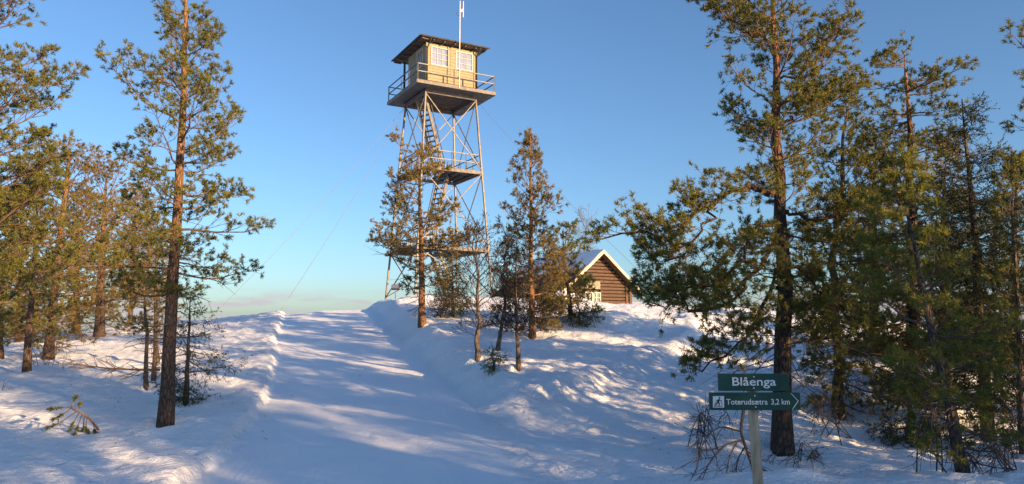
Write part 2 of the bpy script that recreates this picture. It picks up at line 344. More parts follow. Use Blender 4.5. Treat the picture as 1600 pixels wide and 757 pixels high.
# ------------------------------------------------------------------ tree generator
def unit(v): return v / np.maximum(np.linalg.norm(v, axis=-1, keepdims=True), 1e-9)
def tube_batch(P, Rd, sides):
    """P (n,k,3), Rd (n,k) -> verts, quads"""
    n, k, _ = P.shape
    T = np.empty_like(P); T[:, 1:-1] = P[:, 2:] - P[:, :-2]; T[:, 0] = P[:, 1] - P[:, 0]; T[:, -1] = P[:, -1] - P[:, -2]; T = unit(T)
    main = unit(P[:, -1] - P[:, 0]); ref = np.where(np.abs(main[:, 2:3]) < 0.8, np.array([[0, 0, 1.0]]), np.array([[1.0, 0, 0]]))
    X = unit(np.cross(T, ref[:, None, :])); Yv = np.cross(T, X)
    a = np.arange(sides) * 2 * math.pi / sides
    V = P[:, :, None, :] + Rd[:, :, None, None] * (X[:, :, None, :] * np.cos(a)[None, None, :, None] + Yv[:, :, None, :] * np.sin(a)[None, None, :, None])
    idx = np.arange(n * k * sides).reshape(n, k, sides)
    q = np.stack([idx[:, :-1, :], np.roll(idx, -1, 2)[:, :-1, :], np.roll(idx, -1, 2)[:, 1:, :], idx[:, 1:, :]], -1).reshape(-1, 4)
    return V.reshape(-1, 3), q
class Tubes:
    def __init__(s): s.V = []; s.Q = []; s.n = 0
    def add(s, P, Rd, sides):
        if len(P) == 0: return
        v, q = tube_batch(np.asarray(P, float), np.asarray(Rd, float), sides); s.V.append(v); s.Q.append(q + s.n); s.n += len(v)
    def obj(s, name, mat, parent, org):
        return mesh_np(name, np.concatenate(s.V), np.concatenate(s.Q), 4, mat, parent, org, smooth=True)
def needles(rng, pos, d, ln, nn, nl, nw, spread, tint):
    n = len(pos); ref = np.where(np.abs(d[:, 2:3]) < 0.8, np.array([[0, 0, 1.0]]), np.array([[1.0, 0, 0]]))
    x = unit(np.cross(d, ref)); y = np.cross(d, x)
    u = rng.random((n, nn)); ph = rng.random((n, nn)) * 2 * math.pi; be = np.radians(rng.uniform(spread[0], spread[1], (n, nn))) * (1.15 - 0.55 * u)
    base = pos[:, None] + d[:, None] * (ln[:, None] * u)[..., None]
    rad = x[:, None] * np.cos(ph)[..., None] + y[:, None] * np.sin(ph)[..., None]
    nd = d[:, None] * np.cos(be)[..., None] + rad * np.sin(be)[..., None]
    tip = base + nd * (nl * rng.uniform(0.75, 1.15, (n, nn)))[..., None]
    sd = unit(np.cross(nd, unit(rng.normal(size=(n, nn, 3))))) * (nw / 2)
    V = np.stack([base - sd, base + sd, tip], 2).reshape(-1, 3)
    t = np.clip(np.repeat(tint, nn * 3) + np.repeat(rng.normal(0, 0.07, n * nn), 3), 0, 1)
    return V, t
def interp_poly(P, t):
    k = len(P) - 1; s = np.clip(t * k, 0, k - 1e-6); i = s.astype(int); f = (s - i)[:, None]
    return P[i] * (1 - f) + P[i + 1] * f, unit(P[i + 1] - P[i])
DM = 1.45    # overall shoot density
STY = dict(
    pine=dict(inc=[(0, -12), (0.3, 4), (0.7, 24), (1, 55)], tip=26, sub=0.15, sub_ang=(30, 62), sub_len=(0.42, 0.15), sub_from=0.16, up=0.26, tw=3, tw_len=(0.09, 0.20), sh=4,
              sl=0.062, nn=14, nl=0.050, nw=0.0090, spread=(25, 95), whorl=0.27, per=5),
    spruce=dict(inc=[(0, -28), (0.4, -16), (0.8, 10), (1, 50)], tip=14, sub=0.085, sub_ang=(45, 70), sub_len=(0.42, 0.08), sub_from=0.15, up=-0.18, tw=4, tw_len=(0.08, 0.15), sh=2,
                sl=0.11, nn=11, nl=0.026, nw=0.0105, spread=(45, 80), whorl=0.16, per=6),
    bare=dict(inc=[(0, 20), (0.5, 38), (1, 60)], tip=22, sub=0.17, sub_ang=(30, 60), sub_len=(0.5, 0.2), sub_from=0.15, up=0.25, tw=4, tw_len=(0.12, 0.30), sh=0,
              sl=0, nn=0, nl=0, nw=0, spread=(0, 1), whorl=0.25, per=3))
def grow(name, label, cat, base, top, profile, style='pine', seed=1, rad=0.1, crown_bot=None, scale=1.0, dens=1.0, mat='pine', bark='bark', limb='limb', group=None,
         dead=(0, 0, 0), dead_len=(0.3, 0.8), bend=0.04, extra=(), lrng=(0.42, 1.15), top_r=0.12, mid=None, **ov):
    """base, top: world points. profile: [(z above base, left, right)] from low to high in metres. scale: size of shoots and their spacing."""
    rng = np.random.default_rng(seed); S = dict(STY[style]); S.update(ov)
    base = np.asarray(base, float); top = np.asarray(top, float); hgt = top[2] - base[2]
    root = empty(name, base, label, cat, group)
    # trunk
    k = 14; t = np.linspace(0, 1, k); T = base + (top - base) * t[:, None]
    off = np.cumsum(rng.normal(0, bend / 4, (k, 2)), 0) ; off -= off[-1] * t[:, None]; T[:, :2] += off - off[0] * (1 - t[:, None])
    if mid is not None:
        mt, mv = mid; T[:, :] += np.asarray(mv)[None] * np.sin(np.pi * np.clip(t / (2 * mt), 0, 1) if mt >= .5 else np.pi * t)[:, None]
    T0 = T.copy(); Tr = T.copy(); Tr[0] = T[0] - np.array([0, 0, 0.25])
    fl = 1 + 0.35 * np.exp(-t * hgt / 0.25)
    tr = rad * ((1 - t) ** 0.8 * (1 - top_r) + top_r * 0.5) * fl; tr = np.maximum(tr, 0.006 * scale)
    tb = Tubes(); tb.add(Tr[None], tr[None], 12); tb.obj('trunk', M[bark], root, base)
    lb = Tubes(); db = Tubes()
    zs = np.array([p[0] for p in profile]); le = np.array([p[1] for p in profile]); ri = np.array([p[2] for p in profile])
    z0 = zs[0] if crown_bot is None else crown_bot; limbs = []; lr = []
    z = z0; ph = rng.random() * 6.28
    while z < hgt * 0.985:
        rel = (z - z0) / max(hgt - z0, 0.1)
        for i in range(max(2, int(round(S['per'] * (1 - 0.5 * rel) + rng.uniform(-0.6, 0.6))))):
            a = ph + i * 6.283 / S['per'] + rng.normal(0, 0.35); zz = min(z + rng.uniform(-0.4, 0.4) * S['whorl'], hgt * 0.99)
            c = math.cos(a); s = math.sin(a); l_, r_ = np.interp(zz, zs, le), np.interp(zz, zs, ri)
            L = (abs(c) * (r_ if c > 0 else l_) + abs(s) * (l_ + r_) / 2 * 0.95) / (abs(c) + abs(s)) * rng.uniform(*lrng)
            if L < 0.06: continue
            i0 = np.interp(rel, [q[0] for q in S['inc']], [q[1] for q in S['inc']]) + rng.normal(0, 7)
            q, _ = interp_poly(T0, np.array([zz / hgt])); n = 7; P = [q[0]]; az = a
            for m in range(n - 1):
                inc = R(i0 + S['tip'] * (m / (n - 2)) ** 1.5 + rng.normal(0, 6)); az += rng.normal(0, 0.10)
                P.append(P[-1] + np.array([math.cos(az), math.sin(az), math.tan(max(-1.2, min(1.25, inc)))]) * L / (n - 1) * (1.0 if abs(inc) < 0.9 else 0.75))
            limbs.append(np.array(P)); lr.append(min(0.012 * L + 0.006, np.interp(zz / hgt, t, tr) * 0.6))
        z += S['whorl'] * rng.uniform(0.75, 1.25); ph += 1.1 + rng.random()
    for (pl, r0) in extra:
        pp = cr(np.asarray(pl, float), 4); ix = np.linspace(0, len(pp) - 1, 13); pi_, _ = interp_poly(pp, ix / (len(pp) - 1)); pi_[1:-1] += rng.normal(0, 0.05, (11, 3))
        r0 *= 0.62; xt = Tubes(); xt.add(pi_[None], (np.linspace(r0, 0.008, 13) * rng.uniform(0.8, 1.2, 13))[None], 8); xt.obj('main_limb', M['bark_limb'], root, base)
        for part in (pi_[2:7], pi_[4:9], pi_[6:11], pi_[8:]): limbs.append(part); lr.append(0.0)
    SP, SD, SL, SR, SG = [], [], [], [], []
    for P, r0 in zip(limbs, lr):
        L = np.linalg.norm(np.diff(P, axis=0), axis=1).sum()
        if r0 > 0: lb.add(P[None], np.linspace(r0, 0.0035 * scale, len(P))[None], 5)
        ns = max(2, int(L / (S['sub'] * scale) * dens * DM)); f0 = S['sub_from'] if (L > 0.5 and r0 > 0) else 0.0
        if r0 == 0: ns = int(ns * 1.6)
        tt = f0 + (1 - f0) * (np.arange(ns) + rng.random(ns)) / ns
        q, tg = interp_poly(P, tt); up = np.array([[0, 0, 1.0]]); sd = unit(np.cross(tg, up)); sg = np.where((np.arange(ns) + rng.integers(2)) % 2 == 0, 1, -1)[:, None]
        an = np.radians(rng.uniform(*S['sub_ang'], ns))[:, None]
        d = unit(tg * np.cos(an) + sd * sg * np.sin(an) + up * (S['up'] + rng.normal(0, 0.32, (ns, 1))))
        ln = (S['sub_len'][0] * min(L if r0 > 0 else 1.0, 1.8) * (1.05 - tt) + S['sub_len'][1] * scale * min(1, L / 0.55 + 0.15)) * rng.uniform(0.55, 1.2, ns)
        SP.append(q); SD.append(d); SL.append(ln); SR.append(np.full(ns, max(0.004 * scale, r0 * 0.3)))
        SP.append(P[-1:]); SD.append(unit(P[-1:] - P[-2:-1])); SL.append(np.array([0.10 * scale])); SR.append(np.array([0.0035 * scale]))
    SP, SD, SL, SR = np.concatenate(SP), np.concatenate(SD), np.concatenate(SL), np.concatenate(SR)
    lift = np.array([[0, 0, 1.0]]) * (0.22 if S['up'] > 0 else -0.10)
    Pm = SP + SD * (SL * 0.5)[:, None]; D2 = unit(SD + lift + rng.normal(0, 0.16, SD.shape)); Pe = Pm + D2 * (SL * 0.5)[:, None]
    lb.add(np.stack([SP, Pm, Pe], 1), np.stack([SR, SR * 0.75, SR * 0.5], 1), 3)
    kt = S['tw']; n = len(SP)
    tq = (0.30 + 0.70 * (np.arange(kt) + rng.random((n, kt))) / kt)[..., None]
    Q = np.where(tq < 0.5, SP[:, None] + (Pm - SP)[:, None] * tq * 2, Pm[:, None] + (Pe - Pm)[:, None] * (tq * 2 - 1)).reshape(-1, 3)
    tg = np.repeat(D2, kt, 0); rv = rng.normal(size=tg.shape); rv[:, 2] *= 0.6; rv = unit(rv - tg * (rv * tg).sum(1, keepdims=True))
    an = np.radians(rng.uniform(25, 60, (len(tg), 1))); td = unit(tg * np.cos(an) + rv * np.sin(an) + np.array([[0, 0, 0.25 if S['up'] > 0 else -0.15]]))
    tl = rng.uniform(*S['tw_len'], len(tg)) * scale; tl = np.minimum(tl, np.repeat(SL, kt) * 0.8 + 0.03)
    E = Q + td * tl[:, None]
    w = 0.0026 * scale; lb.add(np.stack([Q, E], 1), np.full((len(Q), 2), w) * np.array([[1, 0.7]]), 3)
    if style == 'bare':
        td2 = unit(td + rng.normal(0, 0.6, td.shape)); E2 = (Q + E) / 2 + td2 * (tl * 0.7)[:, None]
        lb.add(np.stack([(Q + E) / 2, E2], 1), np.full((len(Q), 2), w * 0.8), 3)
    lb.obj('limbs', M[limb], root, base)
    # dead lower twigs
    nd, dz0, dz1 = dead
    for i in range(nd):
        zz = rng.uniform(dz0, dz1); q, _ = interp_poly(T0, np.array([zz / hgt])); a = rng.random() * 6.283; L = rng.uniform(*dead_len); inc = rng.normal(-0.15, 0.25)
        P = [q[0]]
        for m in range(5): inc += rng.normal(-0.05, 0.18); a += rng.normal(0, 0.2); P.append(P[-1] + np.array([math.cos(a) * math.cos(inc), math.sin(a) * math.cos(inc), math.sin(inc)]) * L / 5)
        P = np.array(P); db.add(P[None], np.linspace(0.009, 0.003, 6)[None] * max(1, scale * 0.8), 4)
        ns = int(rng.integers(4, 9)); tt = rng.uniform(0.2, 1, ns); q, tg = interp_poly(P, tt); d = unit(tg + rng.normal(0, 0.6, (ns, 3)))
        e = q + d * (L * rng.uniform(0.15, 0.4, ns))[:, None]; db.add(np.stack([q, e], 1), np.full((ns, 2), 0.003 * max(1, scale * 0.8)) * np.array([[1, 0.6]]), 3)
    if db.n: db.obj('dead_twigs', M['limb_grey'], root, base)
    # needles
    if S['sh'] and S['nn']:
        per = S['sh']; pos = np.repeat(E, per, 0) - np.repeat(td * (tl * 0.15)[:, None], per, 0) * rng.random((len(E) * per, 1)); dd = np.repeat(td, per, 0)
        dd = unit(dd + rng.normal(0, 0.48, dd.shape)); 
        pos = np.concatenate([pos, Pe, Pe]); dd = np.concatenate([dd, unit(D2 + rng.normal(0, .15, D2.shape)), unit(D2 + rng.normal(0, .5, D2.shape))])
        limb_t = rng.normal(0, 0.10, len(SP)); tint = np.concatenate([np.repeat(limb_t, kt * per), limb_t, limb_t]) + 0.5 + rng.normal(0, 0.17, len(pos))
        ln = S['sl'] * scale * rng.uniform(0.6, 1.25, len(pos))
        V, t_ = needles(rng, pos, dd, ln, S['nn'], S['nl'] * scale ** 0.5, S['nw'] * scale ** 0.95, S['spread'], tint)
        mesh_np('crown', V, np.arange(len(V)).reshape(-1, 3), 3, M[mat], root, base, attr=t_)
    return root
def px_tree(name, label, base_px, top_px, prof_px, Y=None, rad_px=None, dz=0.0, **kw):
    """tree given by where its base, top and crown edges appear at its own depth"""
    if Y is None: b = hit(*base_px)
    else:
        x = at(base_px[0], base_px[1], Y)[0]; b = np.array([x, Y, Hs(x, Y)])
    b[2] = Hs(b[0], b[1], True) - 0.02 + dz; Yb = b[1]
    top = at(top_px[0], top_px[1], Yb); m = Yb / F
    pr = []
    for (py, l, r) in sorted(prof_px, key=lambda p: -p[0]):
        tx = base_px[0] + (top_px[0] - base_px[0]) * (base_px[1] - py) / (base_px[1] - top_px[1])
        pr.append((at(tx, py, Yb)[2] - b[2], max(0, (tx - l)) * m, max(0, (r - tx)) * m))
    return grow(name, label, 'tree' if 'cat' not in kw else kw.pop('cat'), b, top, pr, rad=(rad_px or 10) * m, **kw)
def copy_tree(o, loc, rz, sc, label, group):
    c = o.copy(); COL.objects.link(c); c.location = loc; c.rotation_euler = (0, 0, rz); c.scale = (sc, sc, sc); c['label'] = label; c['group'] = group
    for ch in o.children:
        d = ch.copy(); COL.objects.link(d); d.parent = c
    return c

# ------------------------------------------------------------------ watchtower
M['steel'] = simple('galvanised_steel', (0.12, 0.115, 0.105), 0.55, 0.35, 0.14, 5.0, spec=0.4)
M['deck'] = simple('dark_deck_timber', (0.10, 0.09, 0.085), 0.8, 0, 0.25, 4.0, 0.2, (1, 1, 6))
M['fascia'] = simple('weathered_fascia', (0.165, 0.15, 0.13), 0.75, 0, 0.15, 5.0, 0.15)
M['clad'] = simple('pale_weatherboard', (0.25, 0.22, 0.14), 0.75, 0, 0.10, 7.0, 0.25, (1, 1, 5))
M['cladcore'] = simple('board_backing', (0.25, 0.21, 0.16), 0.8, 0, 0.1)
M['roofdark'] = simple('dark_roofing', (0.045, 0.04, 0.04), 0.7, 0, 0.2, 5)
M['soffit'] = simple('dark_soffit_timber', (0.10, 0.08, 0.065), 0.8, 0, 0.2, 5)
M['white'] = simple('cream_window_paint', (0.42, 0.39, 0.32), 0.55, 0, 0.05, 8)
M['black'] = simple('black_pipe', (0.03, 0.028, 0.028), 0.5, 0, 0.1)
M['alu'] = simple('antenna_aluminium', (0.34, 0.335, 0.33), 0.4, 0.4, 0.08)
M['wire'] = simple('guy_wire_steel', (0.22, 0.22, 0.23), 0.5, 0.3, 0.05)
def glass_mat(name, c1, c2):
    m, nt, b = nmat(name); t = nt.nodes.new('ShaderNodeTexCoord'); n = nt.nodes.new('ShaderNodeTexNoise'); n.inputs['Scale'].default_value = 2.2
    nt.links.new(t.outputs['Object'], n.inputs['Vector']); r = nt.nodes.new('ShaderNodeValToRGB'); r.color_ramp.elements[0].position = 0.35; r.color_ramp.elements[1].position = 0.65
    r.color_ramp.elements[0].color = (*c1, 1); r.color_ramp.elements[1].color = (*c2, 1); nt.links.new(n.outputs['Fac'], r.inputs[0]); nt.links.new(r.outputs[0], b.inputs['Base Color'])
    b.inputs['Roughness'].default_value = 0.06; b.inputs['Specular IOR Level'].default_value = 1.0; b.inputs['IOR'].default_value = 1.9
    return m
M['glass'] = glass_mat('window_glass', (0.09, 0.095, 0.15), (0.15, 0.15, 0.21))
M['glass_dark'] = glass_mat('dark_window_glass', (0.03, 0.03, 0.035), (0.10, 0.09, 0.08))
ANG = R(29); U = np.array([math.cos(ANG), math.sin(ANG), 0]); Vv = np.array([-math.sin(ANG), math.cos(ANG), 0]); Z = np.array([0, 0, 1.0])
NP = at(652, 124, 42.0); PL = 5.2                      # near corner of the gallery floor
def TW(u, v, z): return NP * np.array([1, 1, 0]) + U * u + Vv * v + Z * z
FZ = NP[2]                                             # gallery floor level
CI = 0.95; CW = 3.4                                    # cabin inset and width
ctr = TW(PL / 2, PL / 2, 0); TG = Hs(ctr[0], ctr[1])
tower = empty('watchtower', (ctr[0], ctr[1], TG), 'tall steel lattice watchtower with pale timber lookout cabin on top', 'tower')
TO = np.array([ctr[0], ctr[1], TG])
def tb_(mb, name, mat, parent=tower, **k): return mb.build(name, M[mat], parent, TO, **k)
# legs
LT, LBt = 0.92, 0.10    # inset of the legs at the top; at the ground they splay
def leg_pt(cu, cv, z):
    f = (FZ - 0.25 - z) / (FZ - 0.25 - (TG))
    ins = LT + (LBt - LT) * f
    u = ins if cu == 0 else PL - ins; v = ins if cv == 0 else PL - ins
    return TW(u, v, z)
corners = [(0, 0), (1, 0), (1, 1), (0, 1)]
for c in corners:
    g = leg_pt(*c, TG); gz = Hs(g[0], g[1]) - 0.25
    m = MB(); m.beam(leg_pt(*c, gz), leg_pt(*c, FZ - 0.2), 0.115, 0.115, up=Vv); tb_(m, 'leg', 'steel', bevel=0.02)
levels = [TG + 0.15, at(700, 388, 44)[2], at(690, 262, 43.5)[2], FZ - 0.3]
for k in range(3):
    za, zb = levels[k], levels[k + 1]
    for i in range(4):
        a, b = corners[i], corners[(i + 1) % 4]
        for p, q in ((leg_pt(*a, za + 0.1), leg_pt(*b, zb - 0.12)), (leg_pt(*b, za + 0.1), leg_pt(*a, zb - 0.12))):
            m = MB(); m.beam(p, q, 0.05, 0.05); tb_(m, 'brace', 'steel')
for zl in levels[1:3]:
    for i in range(4):
        m = MB(); m.beam(leg_pt(*corners[i], zl - 0.08), leg_pt(*corners[(i + 1) % 4], zl - 0.08), 0.10, 0.20); tb_(m, 'landing_beam', 'fascia')
def lerp(a, b, t): return a + (b - a) * t
def stair(p, q, width, n):
    root = MB(); p = np.asarray(p, float); q = np.asarray(q, float); d = q - p; hd = np.array([d[0], d[1], 0]); hd /= np.linalg.norm(hd); sd = np.array([-hd[1], hd[0], 0]) * width / 2
    m = MB(); m.beam(p + sd, q + sd, 0.06, 0.22); st = tb_(m, 'stair_stringer', 'fascia')
    m = MB(); m.beam(p - sd, q - sd, 0.06, 0.22); tb_(m, 'stair_stringer', 'fascia')
    for i in range(n):
        c = lerp(p, q, (i + 0.5) / n); m = MB(); m.obox(c - sd * 0.92 - hd * 0.12, sd * 1.84, hd * 0.24, Z * 0.045); tb_(m, 'stair_tread', 'fascia')
    for s_ in (1, -1):
        m = MB(); m.beam(p + sd * s_ + Z * 0.9, q + sd * s_ + Z * 0.9, 0.045); tb_(m, 'handrail', 'steel')
        for t in (0.02, 0.5, 0.98):
            c = lerp(p, q, t) + sd * s_; m = MB(); m.beam(c, c + Z * 0.9, 0.04); tb_(m, 'handrail_post', 'steel')
def lv(u, v, z): return TW(u, v, z)
L1, L2 = levels[1], levels[2]
# landings: planks on each level with a stair opening
def landing(z, u0, u1, v0, v1):
    n = int((v1 - v0) / 0.24); 
    for i in range(n):
        v = v0 + (v1 - v0) * i / n; m = MB(); m.obox(lv(u0, v, z + 0.025), U * (u1 - u0), Vv * ((v1 - v0) / n - 0.035), Z * 0.05); tb_(m, 'landing_plank', 'deck')
    for k in range(4):
        u = u0 + 0.15 + (u1 - u0 - 0.3) * k / 3; m = MB(); m.beam(lv(u, v0, z - 0.06), lv(u, v1, z - 0.06), 0.08, 0.16); tb_(m, 'joist', 'deck')
landing(L2, 0.75, 4.5, 0.85, 2.0); landing(L2, 0.75, 1.7, 2.05, 4.4); landing(L2, 2.75, 4.5, 2.05, 4.4)
landing(L1, 0.55, 1.9, 0.7, 4.6); landing(L1, 1.95, 4.7, 0.7, 1.7); landing(L1, 3.0, 4.7, 1.75, 4.6)
def railing(pts, posts, hs, pw=0.05, gate=None):
    for a, b in zip(pts[:-1], pts[1:]):
        for h in hs:
            m = MB(); m.beam(a + Z * h, b + Z * h, pw * 0.9, pw); tb_(m, 'rail', 'steel')
    for p in posts:
        m = MB(); m.beam(p, p + Z * (hs[0] + pw / 2 + 0.003), pw * 1.15); tb_(m, 'railing_post', 'steel')
for zl, ins in ((L2, 0.72), (L1, 0.5)):
    P = [lv(ins, ins, zl), lv(PL - ins, ins, zl), lv(PL - ins, PL - ins, zl), lv(ins, PL - ins, zl), lv(ins, ins, zl)]
    ps = [lerp(P[i], P[i + 1], t) for i in range(4) for t in (0.25, 0.5, 0.75)]
    railing(P, ps, (1.05, 0.55))
stair(lv(2.9, 3.2, L2 + 0.05), lv(1.15, 2.3, FZ - 0.25), 0.75, 15)
stair(lv(1.7, 2.2, L1 + 0.05), lv(3.0, 2.9, L2 - 0.02), 0.75, 14)
stair(lv(3.6, 2.6, TG - 0.1), lv(2.0, 1.9, L1 - 0.02), 0.8, 15)
# gallery: fascia frame, underside boards, joists
gal = MB(); 
for (a, b) in (((0, 0), (PL, 0)), ((PL, 0), (PL, PL)), ((PL, PL), (0, PL)), ((0, PL), (0, 0))):
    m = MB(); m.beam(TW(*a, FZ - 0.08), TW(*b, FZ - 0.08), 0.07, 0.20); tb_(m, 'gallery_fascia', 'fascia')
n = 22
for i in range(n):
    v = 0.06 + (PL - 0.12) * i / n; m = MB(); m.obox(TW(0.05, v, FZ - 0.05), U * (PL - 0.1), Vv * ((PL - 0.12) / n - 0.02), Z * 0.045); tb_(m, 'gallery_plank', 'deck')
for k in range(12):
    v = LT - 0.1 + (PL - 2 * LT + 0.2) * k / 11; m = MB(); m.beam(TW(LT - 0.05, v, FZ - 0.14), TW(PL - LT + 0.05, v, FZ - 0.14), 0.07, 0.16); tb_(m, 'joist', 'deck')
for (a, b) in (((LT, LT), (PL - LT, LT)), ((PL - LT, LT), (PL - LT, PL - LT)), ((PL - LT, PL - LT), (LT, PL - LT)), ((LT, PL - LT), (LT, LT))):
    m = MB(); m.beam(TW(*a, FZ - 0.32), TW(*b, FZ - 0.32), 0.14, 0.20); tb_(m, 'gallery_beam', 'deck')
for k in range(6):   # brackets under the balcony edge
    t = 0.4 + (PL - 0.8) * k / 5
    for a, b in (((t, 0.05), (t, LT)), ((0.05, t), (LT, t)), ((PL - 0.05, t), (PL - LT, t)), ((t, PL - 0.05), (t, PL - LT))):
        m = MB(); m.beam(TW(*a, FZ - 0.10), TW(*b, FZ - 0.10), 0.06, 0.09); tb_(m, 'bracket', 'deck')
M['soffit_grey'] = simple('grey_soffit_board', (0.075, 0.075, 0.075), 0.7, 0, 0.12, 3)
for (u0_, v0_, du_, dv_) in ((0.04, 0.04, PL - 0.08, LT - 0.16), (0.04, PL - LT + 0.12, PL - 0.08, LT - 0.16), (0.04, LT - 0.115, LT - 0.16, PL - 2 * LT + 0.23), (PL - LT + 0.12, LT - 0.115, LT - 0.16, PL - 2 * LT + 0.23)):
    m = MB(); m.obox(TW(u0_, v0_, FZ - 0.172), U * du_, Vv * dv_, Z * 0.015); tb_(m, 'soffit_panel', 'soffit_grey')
q = 0.06
P = [TW(q, q, FZ), TW(PL - q, q, FZ), TW(PL - q, PL - q, FZ), TW(q, PL - q, FZ), TW(q, q, FZ)]
ps = [lerp(P[i], P[i + 1], t) for i in range(4) for t in (0, 0.46, 0.72)]
railing(P, ps, (1.02, 0.56), 0.055)
# cabin walls
RZ = at(660, 58, 42.7)[2]            # eave level
WT = RZ - 0.08; WALLH = WT - FZ
c0, c1 = CI, CI + CW
def wall_boards(o, du, length, nrm, holes, wname):
    """horizontal boards on a wall from origin o along du, with rectangular openings (a0,a1,z0,z1)"""
    m = MB(); m.obox(o - nrm * 0.10, du * length, nrm * 0.06, Z * WALLH); core = tb_(m, wname, 'cladcore'); nb = 14; bh = WALLH / nb
    for i in range(nb):
        z0, z1 = i * bh, (i + 1) * bh; segs = [(0, length)]
        for (a0, a1, h0, h1) in holes:
            if z1 > h0 + 0.02 and z0 < h1 - 0.02:
                segs = [t for s in segs for t in (((s[0], a0), (a1, s[1])) if s[0] < a0 and s[1] > a1 else (s,))]
        for (a, b) in segs:
            if b - a < 0.03: continue
            p = o + du * a + Z * z0
            m = MB(); m.prism([p - nrm * 0.04, p + nrm * 0.012, p + nrm * 0.0 + Z * (bh - 0.012), p - nrm * 0.04 + Z * (bh - 0.012)],
                              [p + du * (b - a) - nrm * 0.04, p + du * (b - a) + nrm * 0.012, p + du * (b - a) + Z * (bh - 0.012), p + du * (b - a) - nrm * 0.04 + Z * (bh - 0.012)])
            tb_(m, 'board', 'clad', core)
    return core
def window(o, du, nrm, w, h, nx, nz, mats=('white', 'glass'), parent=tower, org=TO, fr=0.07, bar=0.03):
    m = MB(); m.obox(o - nrm * 0.02, du * fr, nrm * 0.07, Z * h); m.obox(o + du * (w - fr) - nrm * 0.02, du * fr, nrm * 0.07, Z * h)
    m.obox(o + du * fr - nrm * 0.02, du * (w - 2 * fr), nrm * 0.068, Z * fr); m.obox(o + du * fr + Z * (h - fr) - nrm * 0.02, du * (w - 2 * fr), nrm * 0.068, Z * fr)
    win = m.build('window', M[mats[0]], parent, org)
    iw, ih = w - 2 * fr, h - 2 * fr
    for i in range(1, nx):
        m = MB(); m.obox(o + du * (fr + iw * i / nx - bar / 2) + Z * fr - nrm * 0.01, du * bar, nrm * 0.045, Z * ih); m.build('glazing_bar', M[mats[0]], win, (0, 0, 0) if False else org)
    for j in range(1, nz):
        m = MB(); m.obox(o + du * fr + Z * (fr + ih * j / nz - bar / 2) - nrm * 0.008, du * iw, nrm * 0.04, Z * bar); m.build('glazing_bar', M[mats[0]], win, org)
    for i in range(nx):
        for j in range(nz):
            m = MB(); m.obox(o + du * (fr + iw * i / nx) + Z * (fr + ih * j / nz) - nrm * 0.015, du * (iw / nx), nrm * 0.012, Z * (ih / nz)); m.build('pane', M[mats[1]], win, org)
    return win
VW = 3.05     # depth of the enclosed part; beyond it an open porch corner
nR, nL = -Vv, -U
wall_boards(TW(c0, c0, FZ), U, CW, nR, [(0.28, 1.46, WALLH - 1.38, WALLH - 0.2), (1.93, 3.11, WALLH - 1.38, WALLH - 0.2)], 'wall')
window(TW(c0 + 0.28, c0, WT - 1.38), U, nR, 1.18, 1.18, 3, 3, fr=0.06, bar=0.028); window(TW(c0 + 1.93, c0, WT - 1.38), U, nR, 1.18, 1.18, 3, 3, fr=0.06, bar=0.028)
wall_boards(TW(c0, c0 + 0.10, FZ), Vv, VW - 0.10, nL, [(0.42, 1.42, WALLH - 1.38, WALLH - 0.2), (1.72, 2.55, 0.02, 2.0)], 'wall')
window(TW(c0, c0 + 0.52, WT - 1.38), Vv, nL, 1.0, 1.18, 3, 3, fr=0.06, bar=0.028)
m = MB(); m.obox(TW(c0 - 0.01, c0 + 1.82, FZ + 0.02), Vv * 0.83, U * 0.05, Z * 1.96); door = tb_(m, 'door', 'cladcore')
m = MB(); m.obox(TW(c0 - 0.02, c0 + 2.08, FZ + 1.2), Vv * 0.32, U * 0.05, Z * 0.55); tb_(m, 'door_pane', 'clad', door)
m = MB(); m.obox(TW(c0 - 0.045, c0 + 1.9, FZ + 0.95), Vv * 0.10, U * 0.03, Z * 0.03); tb_(m, 'handle', 'alu', door)
wall_boards(TW(c0 + 0.02, c0 + VW, FZ), U, CW - 0.04, Vv, [], 'wall'); wall_boards(TW(c1, c0 + 0.1, FZ), Vv, VW - 0.1, U, [], 'wall')
m = MB(); m.obox(TW(c0 + 0.55, c0 + VW + 0.05, FZ), U * 0.4, Vv * 0.85, Z * WALLH); tb_(m, 'porch_screen', 'clad')
for (u, v) in ((c0, c1 + 0.45), (c1 - 0.1, c1 + 0.45)):
    m = MB(); m.obox(TW(u, v, FZ), U * 0.11, Vv * 0.11, Z * WALLH); tb_(m, 'porch_post', 'roofdark')
for (u, v) in ((c0 - 0.035, c0 - 0.035), (c1 - 0.08, c0 - 0.035)):
    m = MB(); m.obox(TW(u, v, FZ), U * 0.115, Vv * 0.115, Z * (WALLH - 0.01)); tb_(m, 'corner_board', 'clad' if u < c0 else 'roofdark')
for u0 in (0.09, 1.62, 3.2):
    m = MB(); m.obox(TW(c0 + u0, c0 - 0.03, FZ + 0.9), U * 0.09, Vv * 0.03, Z * (WALLH - 0.92)); tb_(m, 'wall_batten', 'clad')
